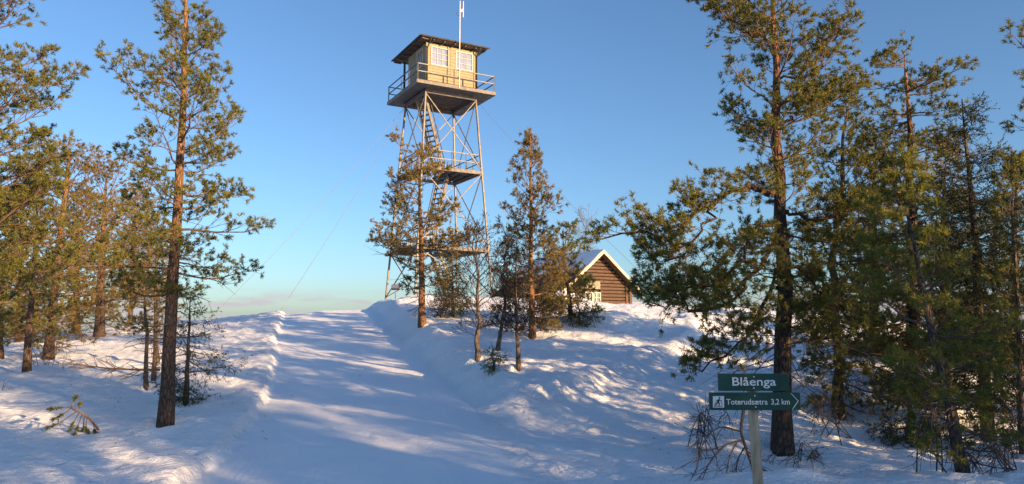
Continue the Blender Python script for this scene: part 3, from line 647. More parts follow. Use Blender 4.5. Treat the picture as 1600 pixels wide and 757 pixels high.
# roof: low hip with wide eaves
OH = 0.52; r0u, r1u, r0v, r1v = c0 - OH, c1 + OH, c0 - OH, c1 + 0.56 + OH
m = MB(); e = [TW(r0u, r0v, RZ), TW(r1u, r0v, RZ), TW(r1u, r1v, RZ), TW(r0u, r1v, RZ)]
m.prism(e, [p + Z * 0.06 for p in e]); roof = tb_(m, 'roof', 'soffit')
m = MB(); e2 = [TW(r0u - 0.03, r0v - 0.03, RZ + 0.063), TW(r1u + 0.03, r0v - 0.03, RZ + 0.063), TW(r1u + 0.03, r1v + 0.03, RZ + 0.063), TW(r0u - 0.03, r1v + 0.03, RZ + 0.063)]
mu, mv = (r0u + r1u) / 2, (r0v + r1v) / 2
m.prism(e2, [p + Z * 0.05 for p in e2]); b0 = len(m.v); m.v += [tuple(p + Z * 0.051) for p in e2] + [tuple(TW(mu, mv - 0.4, RZ + 0.55)), tuple(TW(mu, mv + 0.4, RZ + 0.55))]
m.f += [(b0, b0 + 1, b0 + 4), (b0 + 1, b0 + 2, b0 + 5, b0 + 4), (b0 + 2, b0 + 3, b0 + 5), (b0 + 3, b0, b0 + 4, b0 + 5)]
tb_(m, 'roof_covering', 'roofdark', roof)
for (p, q2) in ((TW(r0u - 0.09, r0v - 0.10, RZ + 0.05), TW(r1u + 0.09, r0v - 0.10, RZ + 0.05)), (TW(r0u - 0.10, r0v, RZ + 0.05), TW(r0u - 0.10, r1v, RZ + 0.05))):
    m = MB(); m.tube([p, q2], 0.055, 8); tb_(m, 'gutter', 'roofdark', roof)
for k in range(7):
    t = k / 6; m = MB(); m.beam(TW(r0u + 0.1 + (r1u - r0u - 0.2) * t, r0v + 0.02, RZ - 0.05), TW(r0u + 0.1 + (r1u - r0u - 0.2) * t, r0v + OH - 0.02, RZ - 0.05), 0.07, 0.08); tb_(m, 'rafter_end', 'soffit', roof)
    m = MB(); m.beam(TW(r0u + 0.02, r0v + 0.1 + (r1v - r0v - 0.2) * t, RZ - 0.05), TW(r0u + OH - 0.02, r0v + 0.1 + (r1v - r0v - 0.2) * t, RZ - 0.05), 0.07, 0.08); tb_(m, 'rafter_end', 'soffit', roof)
for u in (c0 + 0.03, c1 - 0.02):
    m = MB(); m.tube([TW(u, r0v - 0.08, RZ - 0.02), TW(u, r0v - 0.06, RZ - 0.14), TW(u, c0 - 0.08, RZ - 0.42), TW(u, c0 - 0.08, RZ - 0.6), TW(u, c0 - 0.08, FZ + 0.03)], 0.04, 8); tb_(m, 'downpipe', 'black', smooth=True)
# antenna mast clamped to the gallery railing
ap = at(717, 140, 1.0); d_ = ap - np.array([0, 0, EYE]); tt = None
s_ = 0.5 * PL; best = min(np.linspace(0, PL, 400), key=lambda u: abs(800 + F * TW(u, 0, 0)[0] / (TW(u, 0, 0)[1] * CP + (FZ - EYE) * SP) - 717))
AB = TW(best, -0.06, FZ - 0.12); AT = at(717, 2, AB[1]); AT = np.array([AB[0], AB[1], AT[2]])
m = MB(); m.tube([AB, AT], 0.032, 8); ant = tb_(m, 'antenna_mast', 'alu')
m = MB(); m.tube([AT + U * 0.22 - Z * 1.0, AT + U * 0.22 + Z * 0.02], 0.034, 8); tb_(m, 'antenna_element', 'alu', ant)
m = MB(); m.beam(AT - Z * 0.72, AT + U * 0.22 - Z * 0.55, 0.035); m.beam(AT - Z * 0.60, AT + U * 0.22 - Z * 0.45, 0.025); tb_(m, 'antenna_bracket', 'alu', ant)
m = MB(); lp = [AT - Z * 0.85 - U * (0.12 - 0.12 * math.cos(a)) + Z * 0.12 * math.sin(a) for a in np.linspace(0, 6.283, 14)]; m.tube(lp, 0.014, 5, False); tb_(m, 'cable_loop', 'black', ant)

# guy wires from the tower to anchors in the snow
def wire(p, q, label):
    P = [lerp(p, q, t) - Z * 0.35 * math.sin(math.pi * t) for t in np.linspace(0, 1, 16)]
    o = MB().tube(P, 0.009, 5).build('guy_wire', M['wire'], None, p, smooth=True); o.location = tuple(p); tag(o, label, 'wire', 'guy wires of the watchtower')
lA = leg_pt(0, 1, FZ - 0.35); rA = leg_pt(1, 0, FZ - 0.35); rB = leg_pt(1, 0, L2 + 0.1)
g1 = at(324, 505, 33); g1[2] = Hs(g1[0], g1[1]); g2 = at(436, 497, 29.5); g2[2] = Hs(g2[0], g2[1])
wire(lA, g1, 'thin guy wire reaching furthest left from the tower, passing beside the tall pine')
wire(lA, g2, 'thin guy wire from the tower down to the left edge of the ski trail crest')
g3 = at(1060, 492, 36); g3[2] = Hs(g3[0], g3[1]); wire(rA, g3, 'thin guy wire from under the gallery down past the right gable of the cabin')
g4 = at(880, 492, 52); g4[2] = Hs(g4[0], g4[1]); wire(rB, g4, 'lower thin guy wire from the landing, running behind the narrow pine')
# floodlight on a short stand at the foot of the tower
fb = at(618, 478, 40.5); fb[2] = Hs(fb[0], fb[1]); ft = at(618, 452, 40.5)
fl = empty('floodlight', fb, 'small floodlight on a thin stand beside the tower leg', 'floodlight')
m = MB(); m.tube([fb - Z * 0.15, ft], 0.03, 8).build('stand', M['steel'], fl, fb)
m = MB(); m.obox(ft + np.array([-0.22, -0.10, 0.0]), (0.44, 0.0, 0.0), (0, 0.16, -0.06), (0, 0.09, 0.26)); m.build('lamp_head', M['black'], fl, fb, bevel=0.02)
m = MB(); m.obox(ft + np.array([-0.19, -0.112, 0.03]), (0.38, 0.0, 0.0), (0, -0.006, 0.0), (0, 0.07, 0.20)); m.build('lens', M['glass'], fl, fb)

# ------------------------------------------------------------------ log cabin
M['log'] = simple('dark_stained_log', (0.075, 0.046, 0.030), 0.75, 0, 0.22, 5, 0.35, (1, 1, 6))
M['logend'] = simple('dark_log_end', (0.09, 0.05, 0.03), 0.8, 0, 0.2, 8)
M['barge'] = simple('pale_bargeboard', (0.42, 0.36, 0.30), 0.7, 0, 0.12, 5)
M['panel'] = simple('weathered_tree_shade_panel', (0.30, 0.28, 0.20), 0.7, 0, 0.1, 5, 0, (1, 1, 1), (0.05, 0.05, 0.03))  # weathered pale board; the dark noise patches paint dappled tree shadow into its colour
ha = R(30); hu = np.array([math.cos(ha), math.sin(ha), 0]); hv = np.array([-math.sin(ha), math.cos(ha), 0]); hn = -hv
HR = at(984, 487, 41.0); GW = 4.3; GL = 6.6
HB0 = HR - hu * GW; EZ = at(984, 449, 41.0)[2]; gb = Hs(*(HR - hu * GW / 2)[:2]) - 0.5; apex_z = at(932, 396, 40)[2]
HO = np.array([HB0[0], HB0[1], gb])
hut = empty('log_cabin', HO, 'brown log cabin with snowy gable roof and white window behind the narrow pine', 'cabin')
def hp(u, v, z): return np.array([HB0[0], HB0[1], 0]) + hu * u + hv * v + Z * z
def hb(mb, name, mat, parent=hut, **k): return mb.build(name, M[mat], parent, HO, **k)
m = MB(); m.prism([hp(0.12, 0.12, gb), hp(GW - 0.12, 0.12, gb), hp(GW - 0.12, 0.12, EZ), hp(GW / 2, 0.12, apex_z - 0.12), hp(0.12, 0.12, EZ)],
                  [hp(0.12, GL - 0.1, gb), hp(GW - 0.12, GL - 0.1, gb), hp(GW - 0.12, GL - 0.1, EZ), hp(GW / 2, GL - 0.1, apex_z - 0.12), hp(0.12, GL - 0.1, EZ)])
core = hb(m, 'wall', 'logend')
wx0, wx1 = 1.15, 2.3; wz0 = at(940, 481, 40)[2]; wz1 = at(940, 457, 40)[2]
lh = 0.185; z = gb; rngl = random.Random(3)
pitch_r = (apex_z - EZ) / (GW / 2)
while z < apex_z - 0.2:
    zt = z + lh
    if zt < EZ: a0, a1 = -0.06, GW + 0.06
    else: k_ = (zt - EZ) / pitch_r; a0, a1 = k_ - 0.02, GW - k_ + 0.02
    if a1 - a0 > 0.2:
        segs = [(a0, a1)]
        if zt > wz0 + 0.03 and z < wz1 - 0.03: segs = [(a0, wx0), (wx1, a1)]
        for a, b in segs:
            m = MB(); cz = z + lh / 2; prof8 = [(0.0, -0.085), (-0.06, -0.06), (-0.075, 0), (-0.06, 0.06), (0.0, 0.085), (0.14, 0.085), (0.14, -0.085)]
            j = rngl.uniform(-0.012, 0.012)
            m.prism([hp(a, q[0] + j, cz + q[1]) for q in prof8], [hp(b, q[0] + j, cz + q[1]) for q in prof8]); hb(m, 'log', 'log', core)
    if zt < EZ:
        for u in (0.0, GW):
            sgn = 1 if u else -1; m = MB(); cz = z + lh / 2
            m.prism([hp(u + sgn * q[0] * -1 if False else u - sgn * q[0], 0.13, cz + q[1]) for q in prof8][::(1 if sgn < 0 else -1)], [hp(u - sgn * q[0], GL, cz + q[1]) for q in prof8][::(1 if sgn < 0 else -1)]); hb(m, 'log', 'log', core)
    z += lh
m = MB(); m.obox(hp(GW - 0.10, -0.14, gb), hu * 0.17, hv * 0.06, Z * (EZ - gb + 0.05)); hb(m, 'corner_board', 'log')
m = MB(); m.obox(hp(GW - 0.34, -0.12, gb), hu * 0.13, hv * 0.05, Z * (EZ - gb + 0.22)); hb(m, 'corner_board', 'logend')
w_ = window(hp(wx0 + 0.06, -0.05, wz0), hu, hn, wx1 - wx0 - 0.12, wz1 - wz0, 4, 3, ('white', 'glass_dark'), hut, HO, 0.055, 0.035)
m = MB(); m.obox(hp(wx0 + 0.06 + (wx1 - wx0 - 0.12) / 2 - 0.05, -0.05, wz0 + 0.07), hu * 0.10, hn * 0.055, Z * (wz1 - wz0 - 0.14)); m.build('mullion', M['white'], w_, HO)
for a in (wx0 - 0.05, wx1 - 0.05):
    m = MB(); m.obox(hp(a, -0.09, wz0 - 0.05), hu * 0.10, hv * 0.05, Z * (wz1 - wz0 + 0.15)); hb(m, 'window_trim', 'log')
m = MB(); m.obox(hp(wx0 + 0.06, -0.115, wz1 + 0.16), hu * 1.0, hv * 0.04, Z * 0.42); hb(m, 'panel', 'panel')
# roof slopes with overhang, bargeboards, snow
ov, gov = 0.48, 0.55
def slope(side):
    s = -1 if side == 0 else 1; e_u = (0 - ov) if side == 0 else GW + ov; ez = EZ - ov * pitch_r
    return s, e_u, ez
for side in (0, 1):
    s, eu, ez = slope(side); A = hp(GW / 2, -gov, apex_z); B = hp(eu, -gov, ez); th = Z * 0.10; dl = hv * (GL + 2 * gov)
    m = MB(); m.obox(A, B - A, dl, th) if side == 1 else m.obox(A, B - A, dl, th); rf = hb(m, 'roof', 'logend')
    m = MB(); m.obox(A + hn * 0.035 - Z * 0.06, B - A, hv * 0.03, Z * 0.20); hb(m, 'bargeboard', 'barge', rf)
    # snow blanket
    nu, nv = 14, 26; V_ = []
    if side == 0: B = A + (B - A) * 0.5
    for i in range(nu + 1):
        for k in range(nv + 1):
            a, c = i / nu, k / nv; edge = min(1, 6 * min(c + 0.02, 1 - c + 0.02), 7 * (1 - a) + 0.05)
            hgt_ = (0.02 + 0.08 * max(0, edge) ** 0.5) * (0.7 + 0.8 * (float(vnoise(np.array([a * 4 + side * 9]), np.array([c * 7]), 70)[0]) + 0.4)) if side == 0 else 0.05 + 0.05 * max(0, edge)
            V_.append(A + (B - A) * a + dl * c + Z * (0.102 + hgt_))
    off = len(V_)
    Vb = [p - Z * (p[2] - (A + (B - A) * ((i // (nv + 1)) / nu))[2] - 0.101) for i, p in enumerate(V_)]
    V_ += Vb; fc = []
    for i in range(nu):
        for k in range(nv):
            q4 = (i * (nv + 1) + k, (i + 1) * (nv + 1) + k, (i + 1) * (nv + 1) + k + 1, i * (nv + 1) + k + 1); q4 = q4 if side == 1 else q4[::-1]
            fc.append(q4); fc.append(tuple(off + t for t in q4[::-1]))
    rim = [k for k in range(nv + 1)] + [i * (nv + 1) + nv for i in range(1, nu + 1)] + [nu * (nv + 1) + k for k in range(nv - 1, -1, -1)] + [i * (nv + 1) for i in range(nu - 1, 0, -1)]
    for i in range(len(rim)):
        a, b = rim[i], rim[(i + 1) % len(rim)]; fc.append((a, b, off + b, off + a) if side == 0 else (b, a, off + a, off + b))
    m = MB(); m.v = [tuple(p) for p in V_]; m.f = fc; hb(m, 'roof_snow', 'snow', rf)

# ------------------------------------------------------------------ trail sign
M['green'] = simple('green_sign_enamel', (0.013, 0.066, 0.046), 0.45, 0, 0.12, 4, spec=0.4)
M['ink'] = simple('white_lettering', (0.80, 0.80, 0.77), 0.6, 0, 0.03, 8)
M['icon'] = simple('black_print', (0.02, 0.02, 0.02), 0.7, 0, 0.05)
M['post'] = simple('peeled_wood_post', (0.46, 0.34, 0.22), 0.8, 0, 0.16, 10, 0.35, (3, 3, 0.5))
SY = 6.0
sb = at(1186.5, 775, SY); st_ = at(1176, 588, SY + 0.02); sb[2] = Hs(sb[0], sb[1], True) - 0.35; slope_x = (at(1186, 757, SY)[0] - at(1177, 640, SY)[0]) / (at(1186, 757, SY)[2] - at(1177, 640, SY)[2])
sb[0] = at(1178, 640, SY)[0] + slope_x * (sb[2] - at(1178, 640, SY)[2])
sign = empty('trail_sign', (sb[0], sb[1], Hs(sb[0], sb[1], True)), 'wooden signpost with two green boards reading Blåenga and Toterudsætra', 'sign'); SO = np.array(sign.location)
m = MB(); zz = np.linspace(0, 1, 9); rp = random.Random(5)
m.tube([lerp(sb, st_, t) + np.array([rp.uniform(-.002, .002), 0.055, 0]) for t in zz], [0.048 - 0.012 * t + rp.uniform(-.0015, .0015) for t in zz], 14); m.build('post', M['post'], sign, SO, smooth=True)
def board(x0, y0, x1, y1, tilt=0):
    a = at(x0, y1, SY); b = at(x1, y0, SY); m = MB(); m.obox((a[0], SY - 0.012, a[2]), (b[0] - a[0], 0, 0), (0, 0.018, 0), (0, 0, b[2] - a[2])); o = m.build('board', M['green'], sign, SO, bevel=0.004)
    return o, a, b
def text(body, px, py, hpx, board_o, wpx, off=0.004):
    cu = bpy.data.curves.new('lettering', 'FONT'); cu.body = body; cu.size = 1; cu.offset = 0.012; cu.extrude = 0.0; cu.resolution_u = 4
    to = bpy.data.objects.new('t', cu); COL.objects.link(to); bpy.context.view_layer.update()
    me = bpy.data.meshes.new_from_object(to.evaluated_get(bpy.context.evaluated_depsgraph_get())); bpy.data.objects.remove(to)
    v = np.array([p.co[:] for p in me.vertices]); p0 = at(px, py, SY); sc = (at(px, py - hpx, SY)[2] - p0[2]) / 0.70; sx = wpx * SY / F / (v[:, 0].max() - v[:, 0].min())
    for p in me.vertices: p.co = (p0[0] + (p.co.x - v[:, 0].min()) * sx - SO[0], SY - 0.012 - off - SO[1] + p.co.z, p0[2] + p.co.y * sc - SO[2])
    me.materials.append(M['ink']); o = bpy.data.objects.new('lettering', me); COL.objects.link(o); o.parent = board_o
b1, a, b = board(1122, 584, 1231.5, 611); text('Blåenga', 1143.5, 602.5, 13, b1, 67)
b2, a2_, b2_ = board(1108, 613.5, 1249.5, 641); text('Toterudsætra', 1134, 632, 8.6, b2, 63.5); text('3,2 km', 1204, 632, 8.6, b2, 28.5)
def poly(name, pts, mat, par, off):
    P = [at(x, y, SY) for x, y in pts]; m = MB(); m.v = [(p[0], SY - 0.012 - off, p[2]) for p in P]; m.f = [tuple(range(len(P)))]
    o = m.build(name, M[mat], par, SO); return o
poly('pictogram_field', [(1113, 619), (1130.5, 619), (1130.5, 637), (1113, 637)], 'ink', b2, 0.004)
def stroke(mb, p, q, w):
    (x0, y0), (x1, y1) = p, q; L = math.hypot(x1 - x0, y1 - y0); nx, ny = -(y1 - y0) / L * w / 2, (x1 - x0) / L * w / 2; b = len(mb.v)
    for (x, y) in ((x0 + nx, y0 + ny), (x1 + nx, y1 + ny), (x1 - nx, y1 - ny), (x0 - nx, y0 - ny)):
        P = at(x, y, SY); mb.v.append((P[0], SY - 0.012 - 0.007, P[2]))
    mb.f.append((b, b + 1, b + 2, b + 3))
m = MB()
for p, q, w in (((1122.6, 623.5), (1121, 628.5), 2.6), ((1121, 628), (1123.2, 631), 1.7), ((1123.2, 631), (1122.2, 634.5), 1.4), ((1121, 628), (1118.6, 631.2), 1.7), ((1118.6, 631.2), (1116.2, 634.2), 1.4),
                ((1122.4, 624.2), (1125.2, 626.8), 1.2), ((1126.2, 624.5), (1127.4, 634.5), 0.6), ((1121.2, 625), (1118.2, 627), 1.2), ((1118.2, 627), (1115.2, 633), 0.6), ((1114.4, 635.2), (1127.5, 635.2), 0.8)): stroke(m, p, q, w)
b_ = len(m.v); hc = (1123.4, 621.6)
for k in range(10):
    P = at(hc[0] + 1.35 * math.cos(k * .628), hc[1] + 1.35 * math.sin(k * .628), SY); m.v.append((P[0], SY - 0.019, P[2]))
m.f.append(tuple(range(b_, b_ + 10))); m.build('pictogram', M['icon'], b2, SO)
m = MB()
for p, q in (((1234.5, 614.5), (1246, 626.6)), ((1246, 626.4), (1236.5, 640))):
    stroke(m, p, q, 0.9)
m.build('arrow_outline', M['ink'], b2, SO)
for bo, pts in ((b1, ((1177, 589), (1177, 606.5))), (b2, ((1178.5, 618.5), (1180, 636)))):
    for (x, y) in pts:
        P = at(x, y, SY); P[1] = SY - 0.012; m = MB(); m.tube([P, P - np.array([0, 0.005, 0])], 0.0055, 10); m.build('screw', M['ink'], bo, SO)

# ------------------------------------------------------------------ trees on the left
pineA = px_tree('pine_tree', 'tall straight pine with bare lower trunk standing alone left of the ski trail', (258, 667), (291, -75),
    [(460, 110, 120), (430, 120, 385), (335, 175, 424), (250, 150, 395), (200, 158, 410), (160, 165, 372), (100, 185, 360), (40, 215, 338), (0, 235, 335), (-75, 280, 300)], rad_px=11.5, seed=11, scale=1.0, dens=1.0,
    dead=(26, 1.1, 2.6), dead_len=(0.3, 0.9), bend=0.05, whorl=0.30, lrng=(0.38, 1.0))
# long dead branch low on the trunk, its own part
pb = np.array(pineA.location)
def dead_branch(root, pts_px, Y, r0, seed, nsub=14, name='dead_branch', mat='limb', sl=(0.12, 0.4)):
    rng = np.random.default_rng(seed); P = cr(np.array([at(x, y, Y + dy) for x, y, dy in pts_px]), 4); tb = Tubes(); tb.add(P[None], np.linspace(r0, 0.004, len(P))[None], 6)
    t = rng.uniform(0.25, 1, nsub); q, tg = interp_poly(P, t); d = unit(tg + rng.normal(0, 0.55, (nsub, 3))); e = q + d * rng.uniform(*sl, nsub)[:, None]; mid = (q + e) / 2 + rng.normal(0, 0.015, q.shape)
    tb.add(np.stack([q, mid, e], 1), np.full((nsub, 3), r0 * 0.28) * np.array([[1, .8, .5]]), 4)
    k = 3; qq = np.repeat(mid, k, 0); dd = unit(np.repeat(d, k, 0) + rng.normal(0, 0.6, (nsub * k, 3))); tb.add(np.stack([qq, qq + dd * rng.uniform(0.05, 0.22, nsub * k)[:, None]], 1), np.full((nsub * k, 2), r0 * 0.16), 3)
    return tb.obj(name, M[mat], root, np.array(root.location) if root else (0, 0, 0))
dead_branch(pineA, [(250, 578, 0), (215, 578, -0.1), (170, 576, -0.2), (128, 570, -0.3)], pb[1], 0.022, 5)
# far-left giants mostly outside the frame
px_tree('pine_tree', 'tall sunlit pine at the left frame edge with upswept branches', (-70, 640), (-40, -200),
    [(480, -200, 60), (400, -200, 75), (300, -200, 100), (230, -200, 112), (180, -200, 88), (120, -200, 88), (60, -190, 75), (10, -170, 60), (-60, -150, 40), (-200, -50, -30)], Y=11.0, rad_px=13, seed=23, scale=1.15, dens=1.15,
    inc=[(0, 2), (0.3, 12), (0.7, 30), (1, 55)])
px_tree('pine_tree', 'bushy pine with broken bare top at far left behind the leaning sapling', (75, 562), (109, 232),
    [(535, 30, 130), (500, 15, 150), (450, 0, 175), (400, 0, 185), (350, 10, 180), (310, 30, 170), (270, 60, 150), (240, 90, 130)], rad_px=9, seed=37, scale=1.35, dens=0.62, mat='pine_brown', dead=(12, 0.3, 1.4), top_r=0.4, dead_len=(.3, .9))
px_tree('pine_tree', 'thick-trunked pine with reddish bark in the left grove behind the tall pine', (155, 527), (166, 270),
    [(500, 100, 235), (470, 85, 250), (430, 80, 262), (380, 85, 265), (340, 105, 250), (310, 120, 225), (285, 140, 195), (270, 160, 175)], rad_px=8, seed=41, scale=1.6, dens=0.6, mat='pine_brown', dead=(16, 0.4, 1.6), dead_len=(.4, 1.2))
px_tree('pine_tree', 'small leaning pine with forked foot at far left in the snow', (42, 582), (60, 300), [(520, 10, 90), (470, -20, 120), (400, 0, 120), (350, 20, 100), (305, 50, 70)], rad_px=6, seed=43, scale=1.25, dens=0.6, dead=(14, 0.1, 1.0), mat='pine', dead_len=(.25, .6))
px_tree('pine_tree', 'yellow-green young pine at the far left edge of the grove', (2, 560), (8, 350), [(530, -50, 40), (470, -40, 50), (420, -30, 40), (370, -8, 22)], rad_px=5, seed=47, scale=1.3, dens=0.7, mat='pine_young')
px_tree('pine_tree', 'brownish pine filling the gap right of the thick-trunked pine', (205, 508), (212, 300), [(470, 150, 275), (420, 150, 280), (370, 165, 262), (330, 185, 240), (305, 205, 220)], rad_px=5, seed=53, scale=1.7, dens=0.42, mat='pine_brown', dead=(14, 0.2, 1.5), dead_len=(.4, 1.2))
px_tree('pine_tree', 'distant dark pine at the back of the left grove', (118, 522), (120, 320), [(500, 60, 180), (440, 60, 180), (380, 80, 160), (330, 105, 135)], rad_px=6, seed=57, scale=1.7, dens=0.5, mat='pine')
px_tree('pine_tree', 'distant pine behind the leaning sapling at the left grove edge', (30, 535), (34, 300), [(525, -40, 90), (440, -40, 95), (380, -10, 80), (320, 20, 50)], rad_px=6, seed=59, scale=1.6, dens=0.65, mat='pine')
for i, (bx, by, tx, ty, sd) in enumerate(((230, 610, 224, 380, 3), (241, 596, 246, 330, 4), (247, 570, 243, 400, 6))):
    px_tree('slender_sapling', ['slim grey sapling with dead twigs, leftmost of three left of the tall pine', 'tallest slim sapling with dead twigs close behind the tall pine', 'short slim sapling half hidden behind the tall pine'][i], (bx, by), (tx, ty),
        [(by - 90, bx - 26, bx + 30), (by - 160, bx - 40, bx + 38), (ty + 40, tx - 30, tx + 26), (ty, tx - 3, tx + 3)], rad_px=3.6, seed=60 + sd, scale=1.2, dens=0.35, tw=2, sh=2, mat='pine_brown', bark='bark_grey', limb='limb_grey', group='slim saplings beside the tall pine', dead=(16, 0.2, 1.3), dead_len=(0.2, 0.5), cat='sapling')
px_tree('spruce_tree', 'small dark drooping spruce just right of the tall pine trunk', (290, 634), (299, 455), [(622, 270, 318), (600, 268, 362), (545, 270, 386), (520, 275, 350), (490, 283, 325), (455, 296, 302)], rad_px=4.2, seed=71, style='spruce', mat='spruce', bark='bark_grey', limb='limb_grey', scale=1.05, dens=0.45, per=5, whorl=0.2, lrng=(0.4, 1.1), inc=[(0, -22), (0.5, -14), (0.85, 10), (1, 40)])
# fallen pine branch stuck in the snow
fbp = hit(118, 680); fr_ = empty('fallen_branch', fbp, 'broken green pine branch sticking out of the snow at lower left', 'branch')
rngb = np.random.default_rng(9); tbb = Tubes(); YB = fbp[1]
mainb = cr(np.array([at(154, 672, YB - 0.05), at(140, 655, YB), at(125, 645, YB), at(112, 638, YB), at(116, 626, YB)]), 4); tbb.add(mainb[None], np.linspace(0.016, 0.006, len(mainb))[None], 6)
subs = [[(112, 638), (95, 637), (80, 640)], [(112, 638), (98, 648), (83, 655)], [(120, 643), (100, 657), (86, 666), (74, 669)], [(124, 645), (114, 662), (105, 682)], [(128, 648), (121, 668), (113, 684)], [(132, 650), (130, 666), (128, 680)], [(136, 653), (134, 668), (138, 678)], [(118, 640), (124, 634), (126, 632)], [(116, 626), (118, 622)], [(146, 662), (147, 672), (150, 677)]]
sp_, sd_ = [], []
for s_ in subs:
    P = np.array([at(x, y, YB + rngb.normal(0, 0.06)) for x, y in s_]); 
    t = np.linspace(0, 1, 3); P, _ = interp_poly(P, t); tbb.add(P[None], np.array([[0.006, 0.005, 0.0035]]), 4)
    tt = rngb.uniform(0.35, 1.0, 26); q, tg = interp_poly(P, tt); sp_.append(q); sd_.append(unit(tg + rngb.normal(0, 0.35, tg.shape)))
tbb.obj('stem', M['limb'], fr_, fbp); sp_ = np.concatenate(sp_); sd_ = np.concatenate(sd_)
V, t_ = needles(rngb, sp_, sd_, np.full(len(sp_), 0.05), 16, 0.034, 0.006, (30, 65), rngb.uniform(0.15, 0.6, len(sp_))); mesh_np('needles', V, np.arange(len(V)).reshape(-1, 3), 3, M['pine'], fr_, fbp, attr=t_)
def stuck_twig(px, py, h_px, label, seed):
    b = hit(px, py); o = empty('twig', b, label, 'twig'); dead_branch(o, [(px, py + 3, 0), (px - 2, py - h_px * .5, 0), (px + 4, py - h_px, 0)], b[1], 0.008, seed, 6, 'stem', 'limb_grey', (0.05, 0.15))
stuck_twig(6, 612, 10, 'tiny dark twig poking from the snow at the left frame edge', 4)
stuck_twig(100, 576, 16, 'thin bare twig poking from the snow below the left grove', 5)

# ------------------------------------------------------------------ trees in the middle
px_tree('pine_tree', 'sunlit orange-barked pine standing in front of the watchtower', (660, 508), (655, 243),
    [(440, 640, 690), (415, 596, 724), (385, 572, 748), (350, 590, 722), (320, 596, 706), (300, 600, 694), (270, 598, 700), (250, 606, 700), (243, 630, 685)], rad_px=6, seed=81, scale=1.9, dens=1.25, bark='bark_orange', mat='pine_brown', whorl=0.42, per=5, crown_bot=None, dead=(16, 0.6, 2.0), dead_len=(.5, 1.6),
    inc=[(0, -8), (0.3, 4), (0.7, 10), (1, 25)], tip=16, lrng=(0.45, 0.92))
px_tree('pine_tree', 'narrow pointed sunlit pine left of the log cabin', (832, 528), (829, 213),
    [(512, 785, 890), (470, 776, 905), (430, 776, 902), (390, 783, 890), (350, 788, 876), (300, 797, 861), (260, 808, 848), (235, 818, 838), (213, 826, 831)], rad_px=5.5, seed=83, scale=1.45, dens=1.05, bark='bark_orange', lrng=(0.5, 1.0), mat='pine_brown', whorl=0.30, per=5, inc=[(0, -14), (0.3, 6), (0.7, 28), (1, 60)])
px_tree('pine_tree', 'low yellowish bushy pine covering the left side of the log cabin', (893, 500), (880, 372), [(490, 850, 930), (465, 848, 922), (430, 850, 918), (400, 856, 905), (372, 872, 888)], rad_px=4, seed=85, scale=1.9, dens=0.9, mat='pine', whorl=0.3)
px_tree('bare_tree', 'crooked leafless birch with dark lichened branches between trail and narrow pine', (746, 562), (740, 372),
    [(520, 722, 765), (470, 712, 790), (430, 708, 790), (395, 716, 775), (372, 735, 748)], rad_px=4.5, seed=87, style='bare', mat='lichen', sh=1, sl=0.06, nn=5, nl=0.045, nw=0.014, per=5, bark='birch', limb='limb_dark', scale=1.3, dens=0.7, bend=0.14, cat='tree', lrng=(0.5, 1.1))
px_tree('bare_tree', 'leafless dark tree directly left of the narrow pine', (776, 548), (792, 385), [(510, 762, 795), (460, 752, 812), (420, 758, 812), (390, 782, 800)], rad_px=3.5, seed=89, style='bare', mat='lichen', sh=1, sl=0.06, nn=5, nl=0.045, nw=0.014, per=5, bark='birch', limb='limb_dark', scale=1.25, dens=0.7, bend=0.12, cat='tree')
px_tree('bare_tree', 'thin pale-stemmed birch in front of the narrow pine', (812, 576), (806, 395), [(520, 796, 826), (470, 785, 832), (430, 785, 828), (395, 802, 812)], rad_px=3.8, seed=91, style='bare', mat='lichen', sh=1, sl=0.06, nn=5, nl=0.045, nw=0.014, per=5, bark='birch', limb='limb_dark', scale=1.15, dens=0.6, bend=0.06, cat='tree')
px_tree('spruce_tree', 'small dark spruce at the foot of the tower behind the bare birch', (708, 494), (706, 392), [(490, 688, 728), (470, 690, 726), (440, 695, 720), (392, 704, 709)], rad_px=3, seed=93, style='spruce', mat='spruce', bark='bark_grey', limb='limb_grey', scale=2.0, dens=0.8)
px_tree('spruce_seedling', 'tiny spruce seedling in the snow beside the bare birch', (770, 578), (768, 536), [(574, 758, 784), (560, 760, 780), (536, 766, 770)], rad_px=1.8, seed=95, style='spruce', mat='pine_young', bark='bark_grey', limb='limb_grey', scale=0.8, dens=0.7, cat='seedling')
px_tree('bare_shrub', 'dark leafless shrub heaped at the foot of the sunlit orange-barked pine', (690, 497), (694, 468), [(495, 664, 722), (486, 668, 716), (468, 690, 700)], rad_px=2.5, seed=97, style='bare', bark='bark_grey', limb='limb_dark', scale=1.6, dens=1.2, whorl=0.12, per=5, cat='shrub')
px_tree('bare_tree', 'fine-twigged leafless birch rising behind the cabin roof', (908, 470), (916, 352), [(450, 890, 930), (400, 890, 938), (370, 900, 930)], Y=47.0, rad_px=2.5, seed=99, style='bare', bark='birch', limb='limb_grey', scale=2.2, dens=0.8, cat='tree')
px_tree('bare_tree', 'fine-twigged leafless birch right of the cabin beyond the crest', (1068, 505), (1072, 392), [(470, 1040, 1100), (430, 1040, 1104), (395, 1062, 1082)], Y=30.0, rad_px=2.2, seed=101, style='bare', bark='birch', limb='limb_grey', scale=1.5, dens=0.7, cat='tree')
px_tree('bare_shrub', 'leafless brushwood at the foot of the narrow pine', (845, 518), (850, 470), [(515, 815, 880), (495, 818, 880), (470, 845, 856)], rad_px=2, seed=103, style='bare', bark='bark_grey', limb='limb_dark', scale=1.3, dens=1.0, whorl=0.12, per=5, cat='shrub')
